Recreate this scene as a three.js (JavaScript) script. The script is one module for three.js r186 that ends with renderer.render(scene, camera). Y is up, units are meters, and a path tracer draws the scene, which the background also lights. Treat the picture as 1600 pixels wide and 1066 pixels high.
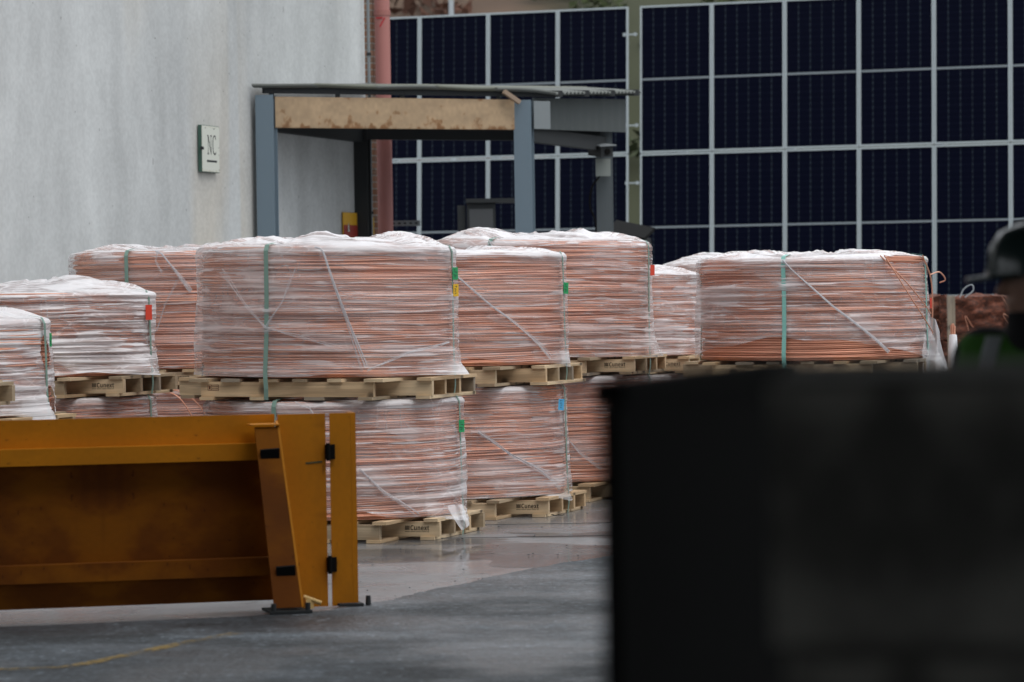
import * as THREE from 'three';
import { mergeGeometries } from 'three/addons/utils/BufferGeometryUtils.js';
import { MarchingCubes } from 'three/addons/objects/MarchingCubes.js';

// ---------------------------------------------------------------- camera, sky, sun, exposure
const scene = new THREE.Scene();
const FPX = 5400;                                   // focal length in photo pixels (1600 x 1066)
const camera = new THREE.PerspectiveCamera(2 * Math.atan(533 / FPX) * 180 / Math.PI, 1600 / 1066, 0.2, 600);
camera.position.set(0, 1.65, 0);
camera.rotation.order = 'YXZ';
camera.rotation.set(-73 / FPX, 0, -0.0157);
camera.updateMatrixWorld(true);
camera.focus = 24.6;
camera.userData.fStop = 3.4;

const renderer = new THREE.WebGLRenderer({ antialias: true });
renderer.toneMapping = THREE.LinearToneMapping;
renderer.toneMappingExposure = 1.34;
renderer.shadowMap.enabled = true;
renderer.setSize(1024, 682);

const skyTexture = (() => {                          // an even overcast sky, a little brighter towards the zenith
  const w = 64, h = 32, a = new Float32Array(w * h * 4);
  for (let j = 0; j < h; j++) for (let i = 0; i < w; i++) {
    const el = ((j + 0.5) / h - 0.5) * Math.PI, s = Math.max(0, Math.sin(el));
    const L = el > 0 ? 0.62 + 0.5 * s : 0.3, k = (j * w + i) * 4;
    a[k] = L * 0.955; a[k + 1] = L * 1.0; a[k + 2] = L * 1.055; a[k + 3] = 1;
  }
  const t = new THREE.DataTexture(a, w, h, THREE.RGBAFormat, THREE.FloatType);
  t.mapping = THREE.EquirectangularReflectionMapping; t.magFilter = THREE.LinearFilter; t.needsUpdate = true;
  return t;
})();
scene.background = skyTexture; scene.environment = skyTexture;

const sun = new THREE.DirectionalLight(0xfff8f0, 0.85);
sun.position.set(14, 40, -8); sun.target.position.set(0, 0, -26);
sun.castShadow = true; sun.shadow.radius = 60;
Object.assign(sun.shadow.camera, { left: -30, right: 30, top: 40, bottom: -40, near: 1, far: 120 });
scene.add(sun, sun.target);

// ---------------------------------------------------------------- helpers
let seedState = 1;
const seed = (s) => { seedState = (s * 2654435761) >>> 0 || 1; };
const rnd = () => { seedState = (seedState + 0x6D2B79F5) | 0; let t = Math.imul(seedState ^ (seedState >>> 15), 1 | seedState); t = (t + Math.imul(t ^ (t >>> 7), 61 | t)) ^ t; return ((t ^ (t >>> 14)) >>> 0) / 4294967296; };
const rr = (a, b) => a + (b - a) * rnd();
const hash = (x, y, z) => { let h = Math.imul(x | 0, 374761393) ^ Math.imul(y | 0, 668265263) ^ Math.imul(z | 0, 1274126177); h = Math.imul(h ^ (h >>> 15), 2246822519); h = Math.imul(h ^ (h >>> 13), 3266489917); return ((h ^ (h >>> 16)) >>> 0) / 4294967296; };
const sm = (t) => t * t * (3 - 2 * t);
function noise(x, y, z = 0, px = 0) {                 // value noise 0..1; px > 0 makes it repeat along x
  const xi = Math.floor(x), yi = Math.floor(y), zi = Math.floor(z), u = sm(x - xi), v = sm(y - yi), w = sm(z - zi);
  const m = (i) => (px ? ((i % px) + px) % px : i), L = (a, b, t) => a + (b - a) * t, a = m(xi), b = m(xi + 1);
  return L(L(L(hash(a, yi, zi), hash(b, yi, zi), u), L(hash(a, yi + 1, zi), hash(b, yi + 1, zi), u), v),
    L(L(hash(a, yi, zi + 1), hash(b, yi, zi + 1), u), L(hash(a, yi + 1, zi + 1), hash(b, yi + 1, zi + 1), u), v), w);
}
const fbm = (x, y, z = 0, o = 4) => { let s = 0, a = 0.5, n = 0; for (let i = 0; i < o; i++) { s += a * noise(x, y, z + i * 17); n += a; a *= 0.5; x *= 2.03; y *= 2.03; } return s / n; };
const clamp = (x, a = 0, b = 1) => Math.min(b, Math.max(a, x));
const step = (a, b, x) => sm(clamp((x - a) / (b - a)));

// a photo pixel at a depth along the lens axis -> world
const atDepth = (px, py, d) => new THREE.Vector3((px - 800) / FPX * d, -(py - 533) / FPX * d, -d).applyMatrix4(camera.matrixWorld);
// a photo pixel -> the point where its ray meets the height y
function onGround(px, py, y = 0) {
  const o = camera.position, p = atDepth(px, py, 1).sub(o);
  return o.clone().addScaledVector(p, (y - o.y) / p.y);
}
const GRID = 17.5 * Math.PI / 180;                    // the yard's grid against the lens axis

const names = {};
const numbered = (n) => { const k = names[n] = (names[n] ?? -1) + 1; return k ? `${n}_${String(k).padStart(3, '0')}` : n; };
function tag(o, label, category, group, kind) {
  o.userData.label = label; o.userData.category = category;
  if (group) o.userData.group = group;
  if (kind) o.userData.kind = kind;
  return o;
}
function thing(name, label, category, pos, turn = 0, group) {
  const o = new THREE.Group(); o.name = numbered(name); scene.add(o);
  o.position.copy(pos); o.rotation.y = turn;
  return tag(o, label, category, group);
}
function part(name, geo, mat, parent, pos, rot) {
  const m = new THREE.Mesh(geo, mat); m.name = name; m.castShadow = m.receiveShadow = true;
  if (pos) m.position.set(...pos);
  if (rot) m.rotation.set(...rot);
  parent.add(m); return m;
}
function structure(name, geo, mat) { const m = part(numbered(name), geo, mat, scene); m.userData.kind = 'structure'; return m; }

const boxCache = new Map();
function box(w, h, d) {                                // a box with uv in metres, u along the longest side of each face
  const key = [w, h, d].map((x) => x.toFixed(4)).join();
  if (boxCache.has(key)) return boxCache.get(key);
  const g = new THREE.BoxGeometry(w, h, d), p = g.attributes.position, n = g.attributes.normal, uv = g.attributes.uv;
  for (let i = 0; i < p.count; i++) {
    const c = Math.abs(n.getX(i)) > 0.5 ? [[p.getZ(i), d], [p.getY(i), h]] : Math.abs(n.getY(i)) > 0.5 ? [[p.getX(i), w], [p.getZ(i), d]] : [[p.getX(i), w], [p.getY(i), h]];
    if (c[0][1] < c[1][1]) c.reverse();
    uv.setXY(i, c[0][0], c[1][0]);
  }
  boxCache.set(key, g); return g;
}
const moved = (g, x, y, z, rx = 0, ry = 0, rz = 0) => g.clone().applyMatrix4(new THREE.Matrix4().compose(new THREE.Vector3(x, y, z), new THREE.Quaternion().setFromEuler(new THREE.Euler(rx, ry, rz)), new THREE.Vector3(1, 1, 1)));
function tube(points, r, seg = 24, sides = 6) {
  return new THREE.TubeGeometry(new THREE.CatmullRomCurve3(points.map((p) => (p.isVector3 ? p : new THREE.Vector3(...p)))), seg, r, sides, false);
}
function iBeam(w, d, t, len) {                         // an H section along y, flanges across x at +-d/2
  return mergeGeometries([moved(box(w, len, t), 0, len / 2, d / 2 - t / 2), moved(box(w, len, t), 0, len / 2, -d / 2 + t / 2), moved(box(t, len, d - 2 * t - 0.002), 0, len / 2, 0)]);
}
function dataTex(w, h, f, { srgb = true, rx = 1, ry = 1, repeat = true, shift = 0 } = {}) {   // f(u, v, x, y) -> [r, g, b] sRGB 0..1 or a number
  const a = new Uint8Array(w * h * 4);
  for (let j = 0; j < h; j++) for (let i = 0; i < w; i++) {
    const c = f(i / w, j / h, i, j), k = (j * w + i) * 4, q = Array.isArray(c) ? c : [c, c, c];
    a[k] = clamp(q[0]) * 255; a[k + 1] = clamp(q[1]) * 255; a[k + 2] = clamp(q[2]) * 255; a[k + 3] = q[3] === undefined ? 255 : clamp(q[3]) * 255;
  }
  const t = new THREE.DataTexture(a, w, h, THREE.RGBAFormat);
  if (srgb) t.colorSpace = THREE.SRGBColorSpace;
  t.magFilter = THREE.LinearFilter; t.wrapS = t.wrapT = repeat === 2 ? THREE.RepeatWrapping : repeat ? THREE.MirroredRepeatWrapping : THREE.ClampToEdgeWrapping;
  t.repeat.set(rx, ry); t.offset.set(shift, shift); t.needsUpdate = true; return t;
}
const std = (o) => new THREE.MeshStandardMaterial(o);
const phys = (o) => new THREE.MeshPhysicalMaterial(o);
const lin = (r, g, b) => new THREE.Color().setRGB(r, g, b);

// ---------------------------------------------------------------- materials
const wood = [0, 1, 2, 3].map((k) => {
  const tone = [[0.93, 0.83, 0.68], [0.89, 0.77, 0.61], [0.80, 0.72, 0.60], [0.66, 0.61, 0.54]][k];
  const t = dataTex(512, 128, (u, v) => {
    const wob = fbm(u * 5, v * 3, k * 9 + 1) * 1.6, g = noise(u * 3 + k * 7, v * 26 + wob * 4, 3), f = noise(u * 26, v * 120, 5);
    const knot = Math.max(0, 1 - Math.hypot((u - 0.31 - 0.1 * k) * 70, (v - 0.45) * 9)) + Math.max(0, 1 - Math.hypot((u - 0.78 + 0.1 * k) * 80, (v - 0.2 - 0.15 * k) * 10));
    const st = step(0.62, 0.8, fbm(u * 7 + k * 31, v * 3, 8)) * (k === 2 ? 0.55 : 0.22), q = 1 - 0.20 * g - 0.10 * f - 0.36 * clamp(knot * 1.5) - st * 0.6;
    return [tone[0] * q, tone[1] * (q - 0.02 * g), tone[2] * (q - 0.04 * g + 0.1 * st)];
  }, { rx: 0.35, ry: 2.4, shift: 0.47 });
  return std({ map: t, roughness: 0.8 });
});
const copper = phys({ color: lin(0.80, 0.405, 0.275), metalness: 0.35, roughness: 0.4 });
// stretch film: alpha says how many layers lie over one another: pulled bands, thin places, and gathered creases that also carry painted white glints
const filmTex = [0, 1, 2].map((k) => dataTex(896, 640, (u, v) => {
  const wob = 0.016 * (noise(u * 9, v * 8, k * 5, 9) - 0.5) + 0.006 * (noise(u * 31, v * 20, k * 5 + 2, 31) - 0.5);
  const fine = noise(u * 46, (v + wob) * 190, 11 + k, 46), mid = noise(u * 22, (v + wob * 1.6) * 84, 21 + k, 22), big = noise(u * 7, v * 6, 31 + k, 7), slow = noise(u * 13, (v + wob) * 22, 36 + k, 13);
  const gath = noise(u * 9, v * 4, 81 + k, 9), creaseGlint = (0.95 * step(0.60, 0.96, mid) + 0.75 * step(0.66, 0.97, fine)) * (0.40 + 1.15 * gath) + 0.30 * step(0.55, 0.95, slow);
  const dg = noise(u * 20 + v * 7, v * 5 - u * 10, 41 + k), line = (n, p) => Math.pow(1 - Math.abs(2 * n - 1), p);
  const dl = line(noise(u * 40 + v * 15, v * 6 - u * 14, 51 + k), 26) * noise(u * 8, v * 6, 52 + k), d2 = line(noise(u * 34 - v * 12, v * 6 + u * 9, 61 + k), 30) * noise(u * 9, v * 5, 62 + k), d3 = line(noise(u * 60, v * 3 + u * 5, 71 + k), 30) * step(0.5, 0.8, noise(u * 8, v * 4, 72 + k, 8));
  return 0.16 + 0.42 * step(0.45, 0.95, big) + creaseGlint + 0.30 * step(0.5, 0.9, dg) + 0.34 * dl + 0.34 * d2 + 0.25 * d3;
}, { srgb: false, repeat: 2 }));
const filmMat = filmTex.map((t) => phys({ color: lin(0.87, 0.86, 0.88), transparent: true, opacity: 1, alphaMap: t, bumpMap: t, bumpScale: 0.005, vertexColors: true, transmission: 0.28, thickness: 0, roughness: 0.36, ior: 1.5, side: THREE.DoubleSide }));
const filmSolid = phys({ color: lin(0.84, 0.84, 0.87), transparent: true, opacity: 0.6, transmission: 0.3, thickness: 0, roughness: 0.5, side: THREE.DoubleSide });
const strapGreen = std({ color: lin(0.20, 0.32, 0.27), roughness: 0.45 });
const strapTeal = std({ color: lin(0.24, 0.52, 0.46), roughness: 0.4 });

const concreteWallTex = dataTex(1024, 640, (u, v) => {   // u along the wall 14 m, v up 8 m
  const drip = fbm(u * 34 + 2 * fbm(u * 9, v * 6, 2), v * 1.3, 3, 4), drip2 = noise(u * 150, v * 9, 7), cloud = fbm(u * 7, v * 5, 5), grain = noise(u * 500, v * 330, 9);
  let q = 0.775 - 0.12 * (drip - 0.5) - 0.03 * (drip2 - 0.5) * cloud - 0.10 * (cloud - 0.5) - 0.06 * (fbm(u * 60, v * 22, 19, 4) - 0.5) - 0.05 * (grain - 0.5);
  const pit = noise(u * 260, v * 170, 15) > 0.985 ? 0.25 : 0;
  const rust = step(0.60, 0.85, noise(u * 17, v * 1.2, 12)) * step(0.4, 0.75, noise(u * 60, v * 4, 13)) * 0.5;
  const crack = Math.abs(u - 0.70 - 0.004 * (noise(v * 22, 1, 2) - 0.5)) < 0.0011 && noise(v * 14, 4, 4) > 0.4 ? 0.3 : 0;
  q -= pit + crack;
  return [q * 0.985 + rust * 0.02, q * 1.0 - rust * 0.05, q * 1.0 - rust * 0.14];
}, { rx: 1 / 14, ry: 1 / 8 });
const wallMat = std({ map: concreteWallTex, roughness: 0.88 });

const padTex = dataTex(768, 768, (u, v) => {
  const c = fbm(u * 9, v * 9, 1, 5), s = fbm(u * 30, v * 22, 4, 4), g = noise(u * 420, v * 420, 6), spot = noise(u * 130, v * 130, 9) > 0.93 ? 0.12 : 0;
  const q = 0.51 + 0.12 * (c - 0.5) - 0.07 * (s - 0.5) - 0.06 * (g - 0.5) - spot;
  return [q * 0.965, q * 0.98, q * 0.995];
}, { rx: 1 / 9, ry: 1 / 9 });
const padRough = dataTex(768, 768, (u, v) => {
  const c = fbm(u * 8 + 3, v * 8, 21, 4), s = noise(u * 60, v * 60, 23);
  return 0.14 + 0.20 * step(0.38, 0.68, c) + 0.07 * s;
}, { srgb: false, rx: 1 / 9, ry: 1 / 9 });
const padBump = dataTex(512, 512, (u, v) => 0.6 * fbm(u * 12, v * 12, 5, 4) + 0.4 * noise(u * 170, v * 170, 8), { srgb: false, rx: 1 / 3, ry: 1 / 3 });
const padMat = phys({ map: padTex, roughnessMap: padRough, roughness: 1, bumpMap: padBump, bumpScale: 0.003 });
const asphaltTex = dataTex(768, 768, (u, v) => {
  const c = fbm(u * 6, v * 6, 2, 5), p = fbm(u * 16, v * 13, 17, 4), g = noise(u * 430, v * 430, 3), g2 = noise(u * 210, v * 210, 5), worn = step(0.47, 0.62, fbm(u * 5 + 9, v * 9, 7, 5)), tyre = step(0.6, 0.8, noise(u * 3 + 2 * v, v * 26 + 3 * c, 27));
  const q = 0.235 + 0.22 * (c - 0.5) + 0.18 * (p - 0.5) + 0.13 * (g - 0.5) + 0.13 * (g2 - 0.5) + 0.05 * worn - 0.05 * tyre + (g2 > 0.88 ? 0.12 : 0);
  return [q * 0.93, q, q * 1.06];
}, { rx: 1 / 5, ry: 1 / 5 });
const asphaltRough = dataTex(512, 512, (u, v) => 0.42 + 0.40 * step(0.30, 0.70, fbm(u * 9, v * 9, 12, 5)), { srgb: false, rx: 1 / 6, ry: 1 / 6 });
const asphaltBump = dataTex(512, 512, (u, v) => 0.5 * noise(u * 150, v * 150, 3) + 0.5 * noise(u * 70, v * 70, 5), { srgb: false, rx: 1 / 1.5, ry: 1 / 1.5 });
const asphaltMat = phys({ map: asphaltTex, roughnessMap: asphaltRough, roughness: 1, bumpMap: asphaltBump, bumpScale: 0.006 });

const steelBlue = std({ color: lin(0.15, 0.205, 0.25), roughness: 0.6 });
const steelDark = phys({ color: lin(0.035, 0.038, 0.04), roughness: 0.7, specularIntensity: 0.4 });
const steelGrey = std({ color: lin(0.22, 0.24, 0.25), roughness: 0.6, metalness: 0.2 });
const galvanized = std({ color: lin(0.42, 0.45, 0.47), roughness: 0.5, metalness: 0.35 });
const aluminium = std({ color: lin(0.42, 0.47, 0.49), roughness: 0.5, metalness: 0.3 });
const blackSteel = phys({ color: lin(0.005, 0.005, 0.005), roughness: 0.85, specularIntensity: 0.25 });

// ---------------------------------------------------------------- the ground
{
  // concrete pad: one sheet to the horizon
  const g = new THREE.PlaneGeometry(500, 500); g.rotateX(-Math.PI / 2);
  const p = g.attributes.position, uv = g.attributes.uv, c = Math.cos(GRID), s = Math.sin(GRID);
  for (let i = 0; i < p.count; i++) uv.setXY(i, p.getX(i) * c + p.getZ(i) * s, -p.getX(i) * s + p.getZ(i) * c);
  structure('concrete_yard', g, padMat);

  // asphalt: a slightly raised sheet whose ragged edge runs along the pad
  const edge = [[-40, 17.2], [-6, 17.3], [-2.57, 17.42], [-1.45, 17.75], [-0.95, 18.05], [-0.74, 18.5], [0.04, 20.45], [0.576, 21.5], [2.3, 25.3], [6, 33], [16, 55], [30, 60], [60, 60]];
  const pts = [];
  seed(77);
  for (let i = 0; i + 1 < edge.length; i++) {
    const [x0, z0] = edge[i], [x1, z1] = edge[i + 1], n = Math.max(1, Math.round(Math.hypot(x1 - x0, z1 - z0) / 0.06));
    for (let k = 0; k < Math.min(n, 160); k++) {
      const t = k / Math.min(n, 160), x = x0 + (x1 - x0) * t, z = z0 + (z1 - z0) * t, w = 0.16 * (fbm(x * 2.3, z * 2.3, 4, 4) - 0.5) + 0.05 * (noise(x * 19, z * 19, 9) - 0.5);
      pts.push(new THREE.Vector2(x + w, z + w * 0.6));
    }
  }
  pts.push(new THREE.Vector2(60, 60), new THREE.Vector2(60, -60), new THREE.Vector2(-40, -60));
  const geo = new THREE.ExtrudeGeometry(new THREE.Shape(pts), { depth: 0.02, bevelEnabled: false });
  geo.rotateX(-Math.PI / 2);                          // shape y (depth) -> world -z
  geo.translate(0, -0.006, 0);
  structure('asphalt_road', geo, asphaltMat);

  // shallow puddles on the pad: thin sheets of clear water
  const water = phys({ color: lin(0.05, 0.05, 0.05), roughness: 0.05, transparent: true, opacity: 0.35, ior: 1.33 });
  const puddles = [[880, 864, 1.0, 0.95, 3], [620, 868, 0.7, 0.6, 7], [700, 846, 0.5, 0.28, 9], [930, 836, 0.6, 0.3, 12]];
  for (const [px, py, rx, rz, sd] of puddles) {
    const c = onGround(px, py, 0.004), sh = [];
    for (let i = 0; i < 60; i++) {
      const a = i / 60 * Math.PI * 2, k = 0.55 + 0.75 * noise(3 + 2.2 * Math.cos(a), 3 + 2.2 * Math.sin(a), sd);
      sh.push(new THREE.Vector2(rx * k * Math.cos(a), rz * k * Math.sin(a)));
    }
    const pg = new THREE.ShapeGeometry(new THREE.Shape(sh)); pg.rotateX(-Math.PI / 2); pg.rotateY(-GRID); pg.translate(c.x, 0.004, c.z);
    structure('puddle_water', pg, water);
  }
  // joints sawn in the slabs: thin dark strips of wet grit
  const grit = std({ color: lin(0.09, 0.088, 0.085), roughness: 0.8 });
  for (const [y, len, px] of [[821, 14, 760], [842, 14, 700]]) {
    const c = onGround(px, y);
    structure('slab_joint', moved(box(len, 0.004, 0.007), c.x, 0.0045, c.z, 0, 0.004, 0), grit);
  }
  // faded yellow line painted on the asphalt
  const paint = dataTex(256, 64, (u, v) => [0.62, 0.50, 0.20, noise(u * 60, v * 14, 3) * 0.6 + noise(u * 9, v * 3, 8) * 0.8 > 0.74 ? 0.6 : 0.10], { rx: 0.5, ry: 4 });
  const linePts = [[-60, 1049], [0, 1046], [100, 1043], [170, 1030], [270, 1008], [372, 989]].map(([x, y]) => onGround(x, y, 0.018));
  const pos = [], uvs = [], idx = [];
  let run = 0;
  linePts.forEach((p, i) => {
    const q = linePts[Math.min(i + 1, linePts.length - 1)].clone().sub(linePts[Math.max(i - 1, 0)]).normalize(), w = 0.045;
    if (i) run += p.distanceTo(linePts[i - 1]);
    pos.push(p.x - q.z * w, 0.018, p.z + q.x * w, p.x + q.z * w, 0.018, p.z - q.x * w); uvs.push(run, 0, run, 0.1);
    if (i) idx.push(2 * i - 2, 2 * i - 1, 2 * i, 2 * i, 2 * i - 1, 2 * i + 1);
  });
  const lg = new THREE.BufferGeometry();
  lg.setAttribute('position', new THREE.Float32BufferAttribute(pos, 3)); lg.setAttribute('uv', new THREE.Float32BufferAttribute(uvs, 2)); lg.setIndex(idx); lg.computeVertexNormals();
  structure('road_marking', lg, std({ map: paint, transparent: true, roughness: 0.7, side: THREE.DoubleSide }));
}

// hillside behind the solar arrays
{
  const g = new THREE.PlaneGeometry(260, 110, 130, 70); g.rotateX(-Math.PI / 2);
  const p = g.attributes.position, col = [];
  for (let i = 0; i < p.count; i++) {
    const x = p.getX(i), t = (55 - p.getZ(i));          // 0 at the foot
    p.setXYZ(i, x, -0.3 + 0.36 * t * step(0, 25, t) + 1.6 * (fbm(x * 0.12, t * 0.12, 3) - 0.5) * step(2, 10, t), -64 - t);
    const red = step(0.42, 0.62, fbm(x * 0.10 + 4.4, t * 0.10, 8) + (x < 1.3 ? 0.2 : -0.3)), f = 0.7 + 0.6 * noise(x * 1.3, t * 1.3, 2);
    col.push((0.032 + 0.055 * red) * f, (0.036 + 0.018 * red) * f, (0.016 + 0.018 * red) * f);
  }
  g.setAttribute('color', new THREE.Float32BufferAttribute(col, 3)); g.computeVertexNormals();
  structure('hillside', g, std({ vertexColors: true, roughness: 1 }));
  // scrub on the slope
  const leaf = new THREE.BufferGeometry(), lp = [];
  seed(5);
  for (let i = 0; i < 90; i++) {
    const a = rr(0, 6.28), e = rr(-0.2, 1.5), r = Math.cbrt(rnd()), c = new THREE.Vector3(Math.cos(a) * Math.cos(e) * r, Math.sin(e) * r * 0.8 + 0.3, Math.sin(a) * Math.cos(e) * r);
    const u = new THREE.Vector3(rr(-1, 1), rr(-1, 1), rr(-1, 1)).normalize().multiplyScalar(0.2), v = new THREE.Vector3(rr(-1, 1), rr(-1, 1), rr(-1, 1)).normalize().multiplyScalar(0.2);
    for (const q of [c.clone().sub(u), c.clone().add(v), c.clone().add(u)]) lp.push(q.x, q.y, q.z);
  }
  leaf.setAttribute('position', new THREE.Float32BufferAttribute(lp, 3)); leaf.computeVertexNormals();
  const n = 900, im = new THREE.InstancedMesh(leaf, phys({ color: 0xffffff, roughness: 0.9, side: THREE.DoubleSide }), n), M = new THREE.Matrix4();
  for (let i = 0; i < n; i++) {
    const x = rr(-60, 70), t = rr(1, 60), h = -0.3 + 0.36 * t * step(0, 25, t), s = rr(0.5, 1.4), k = rr(0.7, 1.3);
    M.compose(new THREE.Vector3(x, h - 0.2, -64 - t), new THREE.Quaternion().setFromEuler(new THREE.Euler(0, rr(0, 6.28), 0)), new THREE.Vector3(s, s * rr(0.7, 1.3), s));
    im.setMatrixAt(i, M);
    const red = x < 1.3 && rnd() < 0.65;
    im.setColorAt(i, red ? lin(0.12 * k, 0.055 * k, 0.035 * k) : lin(0.045 * k, 0.06 * k, 0.022 * k));
  }
  im.name = 'scrub'; tag(im, 'blurred brown and olive scrub covering the slope behind the solar panels', 'scrub', null, 'stuff'); scene.add(im);
}

// ---------------------------------------------------------------- the open shed the photograph is taken from (outside the frame; it keeps the foreground dark)
{
  const dark = std({ color: lin(0.06, 0.06, 0.062), roughness: 0.85 }), t = thing('open_shed', 'dark open fronted steel shed roof over the foreground', 'shed', new THREE.Vector3(0, 0, 0));
  part('roof', box(22, 0.2, 24), dark, t, [0, 4.9, -1.9]);
  for (const x of [-10.6, 10.6]) for (const z of [-13, -5, 3, 9]) part('column', box(0.3, 4.78, 0.3), dark, t, [x, 2.41, z]);
  part('added_fascia', box(22, 3.6, 0.2), dark, t, [0, 6.6, -13.7]);  // unseen fascia, added tall to block sky mirrored in the solar glass
  part('back_wall', box(22, 8, 0.2), dark, t, [0, 4, 10.2]);
}

// ---------------------------------------------------------------- concrete building on the left
const wallAt = (d, off = 0) => new THREE.Vector3(-2.68 + (d - 36) * Math.tan(GRID) + off * Math.cos(GRID), 0, -d + off * Math.sin(GRID));
const WALL_END = 39.35;
{
  const end = wallAt(WALL_END), t = thing('concrete_building', 'pale streaked concrete building wall behind the wrapped coils', 'building', end, -GRID);
  const L = 30, H = 9, D = 10;                        // local: the wall's face is x = 0, running towards +z
  const face = new THREE.BoxGeometry(D, H, L); face.translate(-D / 2, H / 2, L / 2);
  const p = face.attributes.position, n = face.attributes.normal, uv = face.attributes.uv;
  for (let i = 0; i < p.count; i++) uv.setXY(i, Math.abs(n.getX(i)) > 0.5 ? p.getZ(i) : p.getX(i), p.getY(i));
  part('wall', face, wallMat, t);
  part('roof', box(D + 0.4, 0.3, L + 0.4), steelGrey, t, [-D / 2, H + 0.16, L / 2]);
}
// the sign on the wall
{
  const c = atDepth(326, 233, 34.8), d = -c.z, w = wallAt(d);
  const t = thing('wall_sign', 'white board lettered NC with an arrow, hung on the concrete wall', 'sign', new THREE.Vector3(w.x, c.y, w.z), Math.PI / 2 - GRID);
  const W = 0.47, H = 0.47, T = 0.036;
  part('case', box(W, H, T), std({ color: lin(0.05, 0.11, 0.085), roughness: 0.7 }), t, [0, 0, T / 2 + 0.012]);
  const cv = document.createElement('canvas'); cv.width = 460; cv.height = 480;
  const x = cv.getContext('2d');
  x.fillStyle = '#cfd2c8'; x.fillRect(0, 0, 460, 480);
  seed(21);
  for (let i = 0; i < 240; i++) { x.fillStyle = `rgba(${90 + rnd() * 60 | 0},${70 + rnd() * 50 | 0},40,${rnd() * 0.3})`; const e = rnd() < 0.5, s = 2 + rnd() * 8; x.fillRect(e ? rnd() * 460 : (rnd() < 0.5 ? rnd() * 14 : 446 + rnd() * 14), e ? (rnd() < 0.3 ? rnd() * 14 : 455 + rnd() * 25) : rnd() * 480, s, s * 1.5); }
  x.fillStyle = '#23282a'; x.save(); x.translate(255, 300); x.scale(0.92, 1.5); x.font = '190px serif'; x.textAlign = 'center'; x.fillText('NC', 0, 0); x.restore();
  x.fillRect(135, 358, 255, 22); x.beginPath(); x.moveTo(118, 369); x.lineTo(150, 350); x.lineTo(150, 388); x.fill();
  for (const [a, b] of [[95, 25], [310, 28], [330, 26], [445, 220], [445, 300], [445, 455]]) { x.beginPath(); x.arc(a, b, 7, 0, 7); x.fill(); }
  const ct = new THREE.CanvasTexture(cv); ct.colorSpace = THREE.SRGBColorSpace;
  part('board', new THREE.PlaneGeometry(W - 0.01, H - 0.01), std({ map: ct, roughness: 0.6 }), t, [0, 0, T + 0.015]);
  part('bracket', box(0.03, 0.03, 0.03), steelDark, t, [-W / 2 - 0.015, 0, 0.06]);
}

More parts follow.
